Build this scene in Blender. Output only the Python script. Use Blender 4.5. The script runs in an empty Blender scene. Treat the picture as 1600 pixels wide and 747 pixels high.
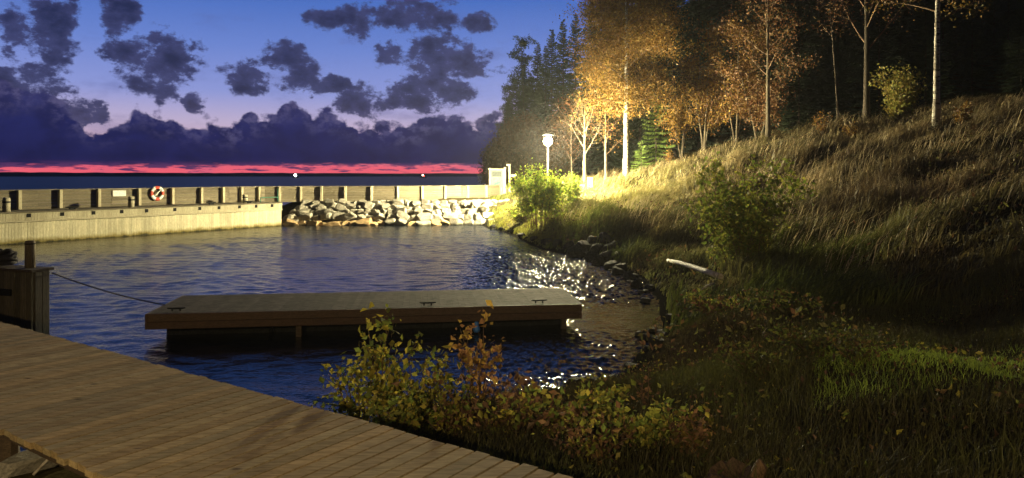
import bpy, math, random
import numpy as np
C = bpy.context
S = C.scene
COL = S.collection
R = math.radians
rng = np.random.default_rng(7)
random.seed(7)
F, CX, HY, CAMZ = 1120.0, 800.0, 275.0, 3.0      # focal length (px of the 1600 px photo), centre column, horizon row, eye height

def wx(px, Y): return (px - CX) / F * Y
def wz(py, Y): return CAMZ - (py - HY) / F * Y

# ------------------------------------------------------------------ value noise
def _hash(ix, iy, seed):
    h = (ix.astype(np.int64) * 374761393 + iy.astype(np.int64) * 668265263 + seed * 974711) & 0xffffffff
    h = ((h ^ (h >> 13)) * 1274126177) & 0xffffffff
    return ((h ^ (h >> 16)) & 0xffff) / 65535.0
def vnoise(x, y, seed=0):
    x = np.asarray(x, float); y = np.asarray(y, float)
    ix = np.floor(x); iy = np.floor(y); fx = x - ix; fy = y - iy
    fx = fx * fx * (3 - 2 * fx); fy = fy * fy * (3 - 2 * fy)
    a = _hash(ix, iy, seed); b = _hash(ix + 1, iy, seed); c = _hash(ix, iy + 1, seed); d = _hash(ix + 1, iy + 1, seed)
    return (a * (1 - fx) + b * fx) * (1 - fy) + (c * (1 - fx) + d * fx) * fy
def fbm(x, y, seed=0, o=4):
    s = 0; a = .5; t = 0
    for k in range(o):
        s = s + a * vnoise(x * 2 ** k, y * 2 ** k, seed + k * 17); t += a; a *= .5
    return s / t

# ------------------------------------------------------------------ objects
def mesh_np(name, V, quads=None, tris=None, col=None, smooth=False):
    me = bpy.data.meshes.new(name)
    V = np.asarray(V, np.float32).reshape(-1, 3)
    parts = []; tot = []
    if tris is not None and len(tris): parts.append(np.asarray(tris, np.int32).ravel()); tot.append(np.full(len(tris), 3, np.int32))
    if quads is not None and len(quads): parts.append(np.asarray(quads, np.int32).ravel()); tot.append(np.full(len(quads), 4, np.int32))
    L = np.concatenate(parts); T = np.concatenate(tot); ST = np.concatenate([[0], np.cumsum(T)[:-1]]).astype(np.int32)
    me.vertices.add(len(V)); me.vertices.foreach_set('co', V.ravel())
    me.loops.add(len(L)); me.loops.foreach_set('vertex_index', L)
    me.polygons.add(len(T)); me.polygons.foreach_set('loop_start', ST); me.polygons.foreach_set('loop_total', T)
    me.polygons.foreach_set('use_smooth', np.full(len(T), bool(smooth)))
    me.update(calc_edges=True); me.validate()
    if col is not None:
        at = me.color_attributes.new('col', 'FLOAT_COLOR', 'POINT')
        c = np.ones((len(V), 4), np.float32); c[:, :3] = col
        at.data.foreach_set('color', c.ravel())
    return me

class MB:
    """collects shapes into one mesh"""
    def __init__(s): s.V = []; s.Q = []; s.T = []; s.K = []; s.n = 0
    def add(s, V, quads=None, tris=None, col=(1, 1, 1)):
        V = np.asarray(V, float).reshape(-1, 3)
        if quads is not None and len(quads): s.Q.append(np.asarray(quads) + s.n)
        if tris is not None and len(tris): s.T.append(np.asarray(tris) + s.n)
        k = np.empty((len(V), 3)); k[:] = col
        s.V.append(V); s.K.append(k); s.n += len(V)
    def obox(s, c, ux, uy, uz, hx, hy, hz, col=(1, 1, 1)):
        c = np.array(c, float); ux, uy, uz = (np.array(u, float) for u in (ux, uy, uz))
        v = [c + ux * hx * a + uy * hy * b + uz * hz * d for d in (-1, 1) for b in (-1, 1) for a in (-1, 1)]
        s.add(v, [[0, 2, 3, 1], [4, 5, 7, 6], [0, 1, 5, 4], [2, 6, 7, 3], [0, 4, 6, 2], [1, 3, 7, 5]], col=col)
    def box(s, x0, x1, y0, y1, z0, z1, col=(1, 1, 1)):
        s.obox(((x0 + x1) / 2, (y0 + y1) / 2, (z0 + z1) / 2), (1, 0, 0), (0, 1, 0), (0, 0, 1), (x1 - x0) / 2, (y1 - y0) / 2, (z1 - z0) / 2, col)
    def tube(s, P, rad, n=6, col=(1, 1, 1), cap=True):
        P = np.asarray(P, float); m = len(P); rad = np.broadcast_to(np.asarray(rad, float), (m,))
        T = np.gradient(P, axis=0); T /= np.linalg.norm(T, axis=1)[:, None] + 1e-9
        ref = np.array([0, 0, 1.0]) if abs(T[0][2]) < .8 else np.array([1.0, 0, 0])
        A = np.cross(T, ref); A /= np.linalg.norm(A, axis=1)[:, None] + 1e-9
        B = np.cross(T, A); a = np.arange(n) * 2 * math.pi / n
        V = P[:, None] + rad[:, None, None] * (np.cos(a)[None, :, None] * A[:, None] + np.sin(a)[None, :, None] * B[:, None])
        i = np.arange(m - 1)[:, None] * n; j = np.arange(n)[None, :]; k = (j + 1) % n
        q = np.stack([i + j, i + k, i + n + k, i + n + j], -1).reshape(-1, 4)
        V = V.reshape(-1, 3); t = []
        if cap:
            V = np.vstack([V, P[0], P[-1]]); e = m * n
            t = [[e, (x + 1) % n, x] for x in range(n)] + [[e + 1, (m - 1) * n + x, (m - 1) * n + (x + 1) % n] for x in range(n)]
        s.add(V, q, t, col)
    def lathe(s, c, prof, n=16, col=(1, 1, 1)):
        a = np.arange(n) * 2 * math.pi / n; V = []
        for r, z in prof: V.append(np.stack([c[0] + r * np.cos(a), c[1] + r * np.sin(a), np.full(n, c[2] + z)], -1))
        m = len(prof); i = np.arange(m - 1)[:, None] * n; j = np.arange(n)[None, :]; k = (j + 1) % n
        s.add(np.concatenate(V), np.stack([i + j, i + k, i + n + k, i + n + j], -1).reshape(-1, 4), None, col)
    def mesh(s, name, smooth=False):
        return mesh_np(name, np.concatenate(s.V), np.concatenate(s.Q) if s.Q else None, np.concatenate(s.T) if s.T else None, np.concatenate(s.K), smooth)

def link(name, me, mat=None, parent=None, loc=None):
    o = bpy.data.objects.new(name, me); COL.objects.link(o)
    if me is not None and mat is not None and not me.materials: me.materials.append(mat)
    if parent is not None: o.parent = parent
    if loc is not None: o.location = loc
    return o
def tag(o, label=None, cat=None, group=None, kind=None):
    if label: o['label'] = label
    if cat: o['category'] = cat
    if group: o['group'] = group
    if kind: o['kind'] = kind
    return o
def thing(name, label, cat, loc=(0, 0, 0), group=None, rz=0):
    o = bpy.data.objects.new(name, None); COL.objects.link(o); o.location = loc; o.rotation_euler = (0, 0, rz); o.empty_display_size = .2
    return tag(o, label, cat, group)
def part(name, mb, mat, parent, smooth=False, bevel=0):
    o = link(name, mb.mesh(name, smooth) if isinstance(mb, MB) else mb, mat, parent)
    if bevel:
        b = o.modifiers.new('edge', 'BEVEL'); b.width = bevel; b.segments = 1; b.limit_method = 'ANGLE'
    return o
def copy_tree(o, parent=None):
    c = o.copy(); COL.objects.link(c)
    if parent is not None: c.parent = parent
    for ch in o.children: copy_tree(ch, c)
    return c

# ------------------------------------------------------------------ materials
class NT:
    def __init__(s, nt): s.nt = nt; s.N = nt.nodes; s.L = nt.links
    def node(s, t, **k):
        n = s.N.new(t)
        for a, b in k.items(): setattr(n, a, b)
        return n
    def set(s, sock, v):
        if isinstance(v, bpy.types.NodeSocket): s.L.new(v, sock)
        else: sock.default_value = v
    def m(s, op, a, b=0.0, c=0.0, clamp=False):
        n = s.node('ShaderNodeMath', operation=op, use_clamp=clamp)
        for i, v in enumerate((a, b, c)): s.set(n.inputs[i], v)
        return n.outputs[0]
    def smooth(s, v, lo, hi):
        n = s.node('ShaderNodeMapRange', interpolation_type='SMOOTHSTEP')
        s.set(n.inputs['Value'], v); s.set(n.inputs['From Min'], lo); s.set(n.inputs['From Max'], hi)
        return n.outputs[0]
    def mix(s, f, a, b, bt='MIX'):
        n = s.node('ShaderNodeMix', data_type='RGBA', blend_type=bt)
        s.set(n.inputs[0], f)
        for i, v in ((6, a), (7, b)): s.set(n.inputs[i], v if isinstance(v, bpy.types.NodeSocket) else (*v[:3], 1))
        return n.outputs[2]
    def noise(s, vec, scale, detail=4, rough=.55, dist=0):
        n = s.node('ShaderNodeTexNoise'); s.set(n.inputs['Scale'], scale); s.set(n.inputs['Detail'], detail)
        s.set(n.inputs['Roughness'], rough); s.set(n.inputs['Distortion'], dist)
        if vec is not None: s.L.new(vec, n.inputs['Vector'])
        return n
    def mapping(s, vec, scale=(1, 1, 1), loc=(0, 0, 0), rot=(0, 0, 0)):
        n = s.node('ShaderNodeMapping'); s.L.new(vec, n.inputs[0]); n.inputs['Scale'].default_value = scale
        n.inputs['Location'].default_value = loc; n.inputs['Rotation'].default_value = rot
        return n.outputs[0]

def mat(name, c1, c2, scale=8, stretch=(1, 1, 1), rot=(0, 0, 0), rough=.75, bump=.3, bscale=None, attr=True, spec=.3, metal=0, lo=.35, hi=.65, fine=None):
    ma = bpy.data.materials.new(name); ma.use_nodes = True; t = NT(ma.node_tree)
    p = t.N['Principled BSDF']; tc = t.node('ShaderNodeTexCoord')
    v = t.mapping(tc.outputs['Object'], stretch, rot=rot)
    n = t.noise(v, scale, 6, .6)
    col = t.mix(t.smooth(n.outputs[0], lo, hi), c1, c2)
    n2 = t.noise(v, (bscale or scale * 4), 5, .65)
    col = t.mix(.5, col, t.mix(t.smooth(n2.outputs[0], .3, .7), tuple(x * .55 for x in c1), tuple(min(1, x * 1.25) for x in c2)))
    if attr:
        a = t.node('ShaderNodeAttribute', attribute_name='col'); col = t.mix(1.0, col, a.outputs['Color'], 'MULTIPLY')
    t.L.new(col, p.inputs['Base Color']); p.inputs['Roughness'].default_value = rough; p.inputs['Metallic'].default_value = metal
    p.inputs['Specular IOR Level'].default_value = spec
    if bump:
        b = t.node('ShaderNodeBump'); b.inputs['Strength'].default_value = bump; b.inputs['Distance'].default_value = .02
        t.L.new(n2.outputs[0], b.inputs['Height']); t.L.new(b.outputs[0], p.inputs['Normal'])
    return ma

def leaf_mat(name, tint=(1, 1, 1), trans=.4, rough=.6):
    ma = bpy.data.materials.new(name); ma.use_nodes = True; t = NT(ma.node_tree)
    t.N.remove(t.N['Principled BSDF']); out = t.N['Material Output']
    a = t.node('ShaderNodeAttribute', attribute_name='col'); tc = t.node('ShaderNodeTexCoord')
    n = t.noise(tc.outputs['Object'], 9, 3)
    c = t.mix(1.0, a.outputs['Color'], t.mix(n.outputs[0], tuple(x * .7 for x in tint), tuple(x * 1.3 for x in tint)), 'MULTIPLY')
    d = t.node('ShaderNodeBsdfDiffuse'); tr = t.node('ShaderNodeBsdfTranslucent'); g = t.node('ShaderNodeBsdfGlossy')
    g.inputs['Roughness'].default_value = rough
    t.L.new(c, d.inputs[0]); t.L.new(c, tr.inputs[0])
    mx = t.node('ShaderNodeMixShader'); mx.inputs[0].default_value = trans; t.L.new(d.outputs[0], mx.inputs[1]); t.L.new(tr.outputs[0], mx.inputs[2])
    m2 = t.node('ShaderNodeMixShader'); m2.inputs[0].default_value = .03; t.L.new(mx.outputs[0], m2.inputs[1]); t.L.new(g.outputs[0], m2.inputs[2])
    t.L.new(m2.outputs[0], out.inputs[0])
    return ma

def emit_mat(name, c, s):
    ma = bpy.data.materials.new(name); ma.use_nodes = True; p = ma.node_tree.nodes['Principled BSDF']
    p.inputs['Base Color'].default_value = (*c, 1); p.inputs['Emission Color'].default_value = (*c, 1); p.inputs['Emission Strength'].default_value = s
    return ma

M = {}
M['deck'] = mat('deck_wood', (.25, .165, .085), (.36, .25, .135), 3, (1, 14, 14), rough=.7, bump=.35, spec=.25)
M['dark_wood'] = mat('tarred_wood', (.05, .035, .022), (.10, .07, .045), 4, (1, 10, 10), rough=.8)
M['dock_top'] = mat('dock_boards', (.17, .14, .10), (.27, .22, .16), 4, (1, 12, 12), rough=.7)
M['dock_side'] = mat('dock_fascia', (.07, .042, .028), (.11, .068, .043), 3, (1, 10, 10), rough=.7)
M['black'] = mat('black_float', (.01, .01, .011), (.02, .02, .02), 6, rough=.7, spec=.08)
M['pier_wood'] = mat('pier_planks', (.50, .46, .33), (.68, .63, .46), 2.5, (9, 9, .8), rough=.8, bump=.5)
M['fence_wood'] = mat('fence_boards', (.15, .13, .09), (.22, .19, .13), 2.5, (1, 1, 12), rough=.8, bump=.4)
M['post_wood'] = mat('post_wood', (.36, .32, .22), (.5, .45, .33), 3, (9, 9, 1), rough=.8)
M['stone'] = mat('granite', (.20, .185, .155), (.33, .305, .255), 1.7, rough=.85, bump=.7, bscale=9, spec=.25, attr=False)
M['wet_stone'] = mat('wet_stone', (.018, .017, .015), (.05, .047, .042), 2.5, rough=.85, bump=.7, bscale=9, spec=.05, attr=False)
M['pole'] = mat('galvanised_steel', (.5, .5, .47), (.62, .62, .58), 20, rough=.45, bump=.05, metal=.3)
M['white'] = mat('white_paint', (.72, .72, .68), (.82, .82, .78), 5, rough=.5, bump=.05)
M['red'] = mat('red_band', (.5, .05, .03), (.62, .08, .04), 5, rough=.5, bump=.05)
M['green_pipe'] = mat('green_pipe', (.02, .10, .07), (.04, .15, .1), 9, rough=.5, bump=.05)
M['rope'] = mat('dark_rope', (.03, .028, .03), (.06, .055, .055), 60, rough=.9)
M['blue'] = mat('blue_plastic', (.05, .2, .6), (.09, .28, .75), 9, rough=.4, bump=.05)
M['map'] = mat('printed_map', (.13, .135, .11), (.18, .18, .145), 3, rough=.4, bump=0)
M['map_blue'] = mat('printed_picture', (.01, .015, .02), (.06, .075, .07), 14, rough=.4, bump=0)
M['map_green'] = mat('printed_green_patch', (.03, .12, .09), (.05, .17, .13), 14, rough=.4, bump=0)
M['bark'] = mat('grey_bark', (.11, .09, .06), (.20, .165, .115), 5, (2, 2, .6), rough=.9, bump=.8)
M['dark_bark'] = mat('dark_bark', (.03, .024, .018), (.065, .05, .037), 5, (2, 2, .6), rough=.9, bump=.8)
M['twig'] = mat('brown_stem', (.09, .055, .03), (.16, .10, .06), 8, rough=.8)
M['pale_wood'] = mat('weathered_driftwood', (.24, .20, .15), (.56, .51, .44), 2.5, (1, 2, 3), rough=.8, bump=.4)
M['leaf'] = leaf_mat('leaves')
M['needle'] = leaf_mat('needles', trans=.15)
M['grass'] = leaf_mat('grass_blades', trans=.3)
# birch bark: white with dark horizontal marks
def birch_bark():
    ma = bpy.data.materials.new('birch_bark'); ma.use_nodes = True; t = NT(ma.node_tree); p = t.N['Principled BSDF']
    tc = t.node('ShaderNodeTexCoord'); v = t.mapping(tc.outputs['Object'], (2.5, 2.5, 9))
    n = t.noise(v, 1.6, 4, .6); n2 = t.noise(t.mapping(tc.outputs['Object'], (3, 3, 1.2)), 1.5, 4, .6)
    c = t.mix(t.smooth(n.outputs[0], .53, .60), (.50, .46, .39), (.04, .032, .028))
    c = t.mix(t.smooth(n2.outputs[0], .48, .62), c, (.16, .13, .10))
    t.L.new(c, p.inputs['Base Color']); p.inputs['Roughness'].default_value = .7
    return ma
M['birch'] = birch_bark()
M['rowan_bark'] = mat('rowan_bark', (.05, .04, .026), (.10, .08, .055), 5, (2, 2, .6), rough=.9, bump=.8)

# ------------------------------------------------------------------ terrain
SHORE = [(-13.9, 43.9), (-2.4, 44.4), (-.6, 38.5), (0, 36), (.83, 31), (2.3, 26.9), (3.2, 23.2), (3.5, 19.2), (3.2, 15.6), (2.3, 12.4), (1.85, 11.2), (.9, 10.2), (-.34, 9.6), (-1.64, 8.8), (-2.7, 7.9), (-4.5, 7.6), (-7.5, 7.8), (-12, 9)]
CP = [(x, y, 0.0) for x, y in SHORE]
CP += [(-13, 42, -1), (-5, 41.5, -1), (-2.2, 37, -.8), (-1.3, 31, -.8), (.5, 25, -.8), (1.4, 20, -.8), (1.2, 16, -.8), (.5, 13, -.7), (-1.2, 11, -.8), (-3, 10, -.8), (-6, 9, -.9), (-10, 10, -1),
       (-6, 20, -1.6), (-6, 32, -1.6), (-14, 25, -1.6), (-16, 36, -1.6), (-20, 16, -1.5), (-30, 30, -2), (-30, 10, -1.5), (-25, 45, -2), (-40, 60, -2.5), (-20, 55, -2), (-14, 54, -1.5), (-6, 58, -1.2), (-1, 62, -.5), (-6, 70, -1.2), (-9, 85, -1.2), (-10, 110, -1.2), (-30, 90, -3), (-50, 120, -4)]
CP += [(-14, 46.3, 1.35), (-9, 46.6, 1.38), (-4, 47, 1.42), (-10, 49.5, 1.2), (-4, 51, 1.3), (-1.8, 50, 1.5), (1, 56, 1.5)]
CP += [(1.5, 66, .6), (-2.5, 80, .3), (-3.5, 98, .3), (-2, 125, .3), (5, 70, 2.2), (9, 90, 6), (5, 115, 4), (0, 95, 1.5), (4, 100, 3), (0, 112, 1.5), (40, 115, 34), (20, 115, 28), (70, 115, 36), (22, 74, 9), (40, 74, 14), (70, 74, 18), (16, 92, 16), (30, 92, 22), (60, 92, 26), (40, 40, 8.5), (40, 20, 7), (70, 60, 14), (60, 20, 9)]
def pc(px, py, Y): CP.append((wx(px, Y), Y, wz(py, Y)))
for a in [(856, 303, 42), (913, 286, 47), (975, 287, 45), (880, 330, 37), (930, 330, 34), (900, 310, 40), (940, 350, 29.5), (1000, 300, 40), (1040, 262, 44), (1100, 248, 42), (1200, 232, 38), (1300, 215, 35), (1400, 206, 32), (1463, 203, 30), (1600, 188, 27), (1750, 178, 23),
          (1100, 256, 50), (1300, 225, 45), (1500, 208, 40), (1700, 190, 34), (1000, 320, 33), (1100, 330, 29), (1100, 290, 36), (1200, 300, 30), (1200, 370, 22), (1100, 428, 19.5), (1300, 300, 27), (1300, 400, 18), (1300, 480, 13), (1450, 300, 22), (1450, 400, 15), (1600, 300, 18), (1600, 400, 13), (1600, 500, 9.5), (1450, 520, 10.5),
          (1400, 590, 7.2), (1580, 600, 6.8), (1200, 640, 6.5), (1200, 735, 5), (1400, 735, 5), (1600, 700, 5.2), (1000, 700, 5.5), (900, 680, 6), (1100, 600, 8.3), (1050, 520, 12), (700, 690, 6.2), (1800, 500, 8)]: pc(*a)
CP += [(-3.5, 5.4, .8), (-4.6, 5.2, .8), (-2.6, 5.5, .85), (-2, 2, .9), (0, 0, 1.1), (4, 1, 1.2), (-3.4, 4.2, .85), (-6, 5.2, .7), (10, 2, 2.0), (15, 8, 3.2), (0, -12, 1.2), (20, -12, 3), (-15, -12, 1.2), (-15, 3, .7)]
CP = np.array(CP)
_d = np.hypot(CP[:, None, 0] - CP[None, :, 0], CP[:, None, 1] - CP[None, :, 1])
_phi = lambda d: np.sqrt(d * d + 1.0)
_A = np.zeros((len(CP) + 1,) * 2); _A[:-1, :-1] = -_phi(_d) + np.eye(len(CP)) * .02; _A[-1, :-1] = _A[:-1, -1] = 1
_W = np.linalg.solve(_A, np.append(CP[:, 2], 0))
def H0(x, y):
    x = np.asarray(x, float); y = np.asarray(y, float); sh = np.broadcast(x, y).shape
    x = np.broadcast_to(x, sh).ravel(); y = np.broadcast_to(y, sh).ravel(); out = np.empty(len(x))
    for i in range(0, len(x), 20000):
        xx = x[i:i + 20000]; yy = y[i:i + 20000]
        out[i:i + 20000] = -_phi(np.hypot(xx[:, None] - CP[None, :, 0], yy[:, None] - CP[None, :, 1])) @ _W[:-1] + _W[-1]
    dx = np.clip(x + 3.5, 0, 200); cap = .4 + .35 * dx + .02 * dx * dx; f = np.clip((y - 60) / 6, 0, 1); out = out * (1 - f) + np.minimum(out, cap) * f
    out -= np.clip((y - 58) / 8, 0, 1) * np.clip(-3.5 - x, 0, 60) * .6
    return out.reshape(sh)
def H(x, y):
    h = H0(x, y); k = np.clip((h - .1) / .7, 0, 1)
    far = np.clip((np.asarray(x, float) - 1) / 4, 0, 1)
    return h + k * far * ((fbm(np.asarray(x) * .3, np.asarray(y) * .3, 3) - .5) * (.8 + .8 * np.clip((np.asarray(x, float) - 6) / 6, 0, 1)) + (fbm(np.asarray(x) * 1.3, np.asarray(y) * 1.3, 9) - .5) * .34)
def h1(x, y): return float(H(np.array([x]), np.array([y]))[0])
_Y = np.geomspace(3.2, 130, 900)
def hit(px, py):
    x = wx(px, _Y); z = wz(py, _Y); g = H(x, _Y); k = np.nonzero(g > z)[0]
    i = k[0] if len(k) else len(_Y) - 1
    return np.array([x[i], _Y[i], max(g[i], 0)])

def axis(lo, hi, fine_lo, fine_hi, f, c):
    a = np.concatenate([np.arange(lo, fine_lo, c), np.arange(fine_lo, fine_hi, f), np.arange(fine_hi, hi + c, c)])
    return a
gx = axis(-70, 140, -16, 24, .3, 3.0); gy = axis(-40, 190, -2, 62, .3, 3.0)
GX, GY = np.meshgrid(gx, gy); GZ = H(GX, GY)
nx, ny = len(gx), len(gy)
ii = (np.arange(ny - 1)[:, None] * nx + np.arange(nx - 1)[None, :]).ravel()
ground_me = mesh_np('ground', np.stack([GX, GY, GZ], -1), np.stack([ii, ii + 1, ii + nx + 1, ii + nx], -1), smooth=True)
M['ground'] = mat('soil_and_turf', (.035, .03, .016), (.085, .07, .035), 1.2, rough=.95, bump=.8, bscale=12, attr=False, spec=0)
def _wet(ma):
    t = NT(ma.node_tree); p = t.N['Principled BSDF']; tc = t.node('ShaderNodeTexCoord'); sx = t.node('ShaderNodeSeparateXYZ'); t.L.new(tc.outputs['Object'], sx.inputs[0])
    w = t.m('SUBTRACT', 1.0, t.smooth(sx.outputs[2], .08, .32)); c = p.inputs['Base Color'].links[0].from_socket
    t.L.new(t.mix(w, c, (.012, .011, .009)), p.inputs['Base Color'])
_wet(M['ground'])
tag(link('ground', ground_me, M['ground']), 'sloping grassy shore and hillside around the small harbour', 'ground', kind='structure')

# ------------------------------------------------------------------ water
def water_mat():
    ma = bpy.data.materials.new('harbour_water'); ma.use_nodes = True; t = NT(ma.node_tree); p = t.N['Principled BSDF']
    p.inputs['Base Color'].default_value = (.008, .011, .018, 1); p.inputs['Roughness'].default_value = .06; p.inputs['IOR'].default_value = 1.333
    tc = t.node('ShaderNodeTexCoord'); ob = tc.outputs['Object']
    n1 = t.noise(t.mapping(ob, (1, 1.0, 1), rot=(0, 0, R(20))), 7, 3, .55)
    n2 = t.noise(t.mapping(ob, (.8, 1.5, 1), rot=(0, 0, R(-25))), 1.3, 3, .5)
    n3 = t.noise(ob, 17, 2, .5)
    h = t.m('ADD', t.m('MULTIPLY', n1.outputs[0], .010), t.m('MULTIPLY', n2.outputs[0], .03))
    h = t.m('ADD', h, t.m('MULTIPLY', n3.outputs[0], .007))
    sx = t.node('ShaderNodeSeparateXYZ'); t.L.new(ob, sx.inputs[0])          # open sea: waves too small to resolve become roughness
    t.L.new(t.m('ADD', t.m('SUBTRACT', .12, t.m('MULTIPLY', t.smooth(sx.outputs[0], -3.0, -.5), .08)), t.m('MULTIPLY', t.smooth(sx.outputs[1], 44, 110), .36)), p.inputs['Roughness'])
    b = t.node('ShaderNodeBump'); b.inputs['Strength'].default_value = 1.0; b.inputs['Distance'].default_value = 1.0
    t.L.new(h, b.inputs['Height']); t.L.new(b.outputs[0], p.inputs['Normal'])
    return ma
M['water'] = water_mat()
def waves(x, y):
    rw = np.random.default_rng(21); z = np.zeros_like(x)
    wx_ = (vnoise(x * .6, y * .6, 41) - .5) * 1.2; wy_ = (vnoise(x * .6, y * .6, 43) - .5) * 1.2
    for k in range(30):
        lam = rw.uniform(.2, .75); a = rw.normal(R(75), R(38)); ph = rw.uniform(0, 6.28)
        z += WAVE * lam * np.sin(2 * math.pi / lam * ((x + wx_) * math.cos(a) + (y + wy_) * math.sin(a)) + ph)
    r = np.zeros_like(x)
    for k in range(26):
        lam = rw.uniform(.09, .22); a = rw.normal(R(80), R(50)); ph = rw.uniform(0, 6.28)
        r += .0175 * lam * np.sin(2 * math.pi / lam * ((x + wx_ * .3) * math.cos(a) + (y + wy_ * .3) * math.sin(a)) + ph)
    shore = np.clip((x + 1.9) / 2.0, 0, 1) * np.clip((33 - y) / 6, .15, 1)
    lee = 1 - .85 * np.exp(-((y - 15.0) / 2.0) ** 4) * np.clip((x + 8) / 2, 0, 1)          # sheltered water round the floating dock
    calm = .55 + .75 * fbm(x * .12, y * .3, 47)
    near = .85 + .8 * shore                # choppier where the ripples run up on the right shore
    return (z * calm * near + r * shore * (.6 + .8 * fbm(x * .8, y * .8, 49)) * (1 + .3 * (y > 18) - .35 * (y < 12.6))) * lee
WAVE = .0026
X0, X1, Y0, Y1 = -26.0, 6.0, 4.0, 46.0
wxs = np.arange(X0, X1 + .001, .036); wys = np.arange(Y0, Y1 + .001, .045); WX, WY = np.meshgrid(wxs, wys)
X1, Y1 = wxs[-1], wys[-1]
ed = np.clip(np.minimum(np.minimum(WX - X0, X1 - WX), np.minimum(WY - Y0, Y1 - WY)) / 1.0, 0, 1)
WZ = waves(WX, WY) * ed; a_, b_ = len(wxs), len(wys)
ii = (np.arange(b_ - 1)[:, None] * a_ + np.arange(a_ - 1)[None, :]).ravel()
wq = np.stack([ii, ii + 1, ii + a_ + 1, ii + a_], -1); wv = np.stack([WX, WY, WZ], -1).reshape(-1, 3); nb_ = len(wv)
fx_ = [-9000, X0, X1, 9000]; fy_ = [-60, Y0, Y1, 14000]
fr = np.array([(x, y, 0) for y in fy_ for x in fx_], float)
fq = np.array([[j * 4 + i, j * 4 + i + 1, j * 4 + i + 5, j * 4 + i + 4] for j in range(3) for i in range(3) if not (i == 1 and j == 1)]) + nb_
tag(link('water', mesh_np('water', np.vstack([wv, fr]), np.vstack([wq, fq]), smooth=True), M['water']), 'rippled dusk blue water of the harbour and the sea beyond', 'water', kind='structure')

# far shore: low dark hills across the sea
fb = MB(); n = 160; xs = np.linspace(-4200, 400, n)
top = 14 + 12 * (1 - (xs + 4200) / 4600) + 9 * (fbm(xs * .004, xs * 0, 5) - .5) + 4 * (fbm(xs * .03, xs * 0, 6) - .5)
V = np.concatenate([np.stack([xs, np.full(n, 3400.), np.full(n, -2.)], -1), np.stack([xs, np.full(n, 3520.), top * .8], -1), np.stack([xs, np.full(n, 3700.), top], -1), np.stack([xs, np.full(n, 4300.), np.full(n, -2.)], -1)])
i = np.arange(n - 1)
fb.add(V, np.concatenate([np.stack([k * n + i, k * n + i + 1, (k + 1) * n + i + 1, (k + 1) * n + i], -1) for k in range(3)]))
M['far'] = mat('far_forest', (.02, .025, .02), (.035, .04, .03), .01, rough=1, bump=0)
tag(link('far_shore', fb.mesh('far_shore', True), M['far']), 'low dark wooded shore along the horizon across the sea', 'hills', kind='structure')

# ------------------------------------------------------------------ boardwalk in front of the camera
U = np.array([-.825, .565, 0]); Np = np.array([.565, .825, 0]); Z = np.array([0, 0, 1.0]); DZ = 1.3
E0 = np.array([.33, 4.05, 0])                                    # a point on the far edge
W = 1.49
t = thing('boardwalk', 'wooden boardwalk of grey brown cross planks along the water in the foreground', 'boardwalk')
mb = MB(); s = -3.2; k = 0
while s < 14:
    w = .098 + random.uniform(-.004, .004); gap = .010 + random.uniform(0, .004) + (.005 if s < 3 else 0)
    if abs(s - .62) < .05: gap = .05
    lo = random.uniform(-.012, .01); hi = random.uniform(-.012, .012); dz = random.uniform(-.001, .001)
    b = random.uniform(.78, 1.15); wm = random.uniform(-.05, .05)
    c = E0 + U * (s + w / 2) + Np * ((hi - W - lo) / 2) + Z * (DZ - .02 + dz)
    # local frame: x along the plank so that the grain runs with it
    mb.obox(c, Np, U, Z, (W + hi + lo) / 2, w / 2, .02, (b * (1 + wm), b, b * (1 - wm)))
    s += w + gap; k += 1
po = part('planks', mb, None, t)
# grain along the planks
dm = mat('deck_planks', (.34, .25, .12), (.46, .35, .185), 1.8, (1, 6, 6), rot=(0, 0, -math.atan2(.825, .565)), rough=.9, bump=.12, spec=.08)
def knots(ma, rot, sc):
    t = NT(ma.node_tree); p = t.N['Principled BSDF']; tc = t.node('ShaderNodeTexCoord'); v = t.mapping(tc.outputs['Object'], sc, rot=rot)
    vo = t.node('ShaderNodeTexVoronoi'); t.L.new(v, vo.inputs['Vector']); vo.inputs['Scale'].default_value = 2.2
    k = t.m('SUBTRACT', 1.0, t.smooth(vo.outputs['Distance'], .03, .10)); st = t.smooth(t.noise(tc.outputs['Object'], .9, 5, .6).outputs[0], .45, .7)
    c = p.inputs['Base Color'].links[0].from_socket; c = t.mix(t.m('MULTIPLY', k, .75), c, (.05, .03, .018)); c = t.mix(t.m('MULTIPLY', st, .35), c, (.20, .18, .13)); t.L.new(c, p.inputs['Base Color'])
knots(dm, (0, 0, -math.atan2(.825, .565)), (1, 2.2, 1))
po.data.materials.append(dm)
mb = MB()
for off in (-.18, -.75, -1.3): mb.obox(E0 + U * 5.4 + Np * off + Z * (DZ - .115), U, Np, Z, 8.6, .04, .073)
part('stringer', mb, M['dark_wood'], t)
for s in (-1, 1.6, 4.2, 6.8, 9.4):
    for off in (-.25, -1.2):
        q = E0 + U * s + Np * off; mb = MB(); mb.tube([q + Z * (DZ - .19), q + Z * -.9], [.07, .08], 8); part('post', mb, M['dark_wood'], t)

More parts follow.
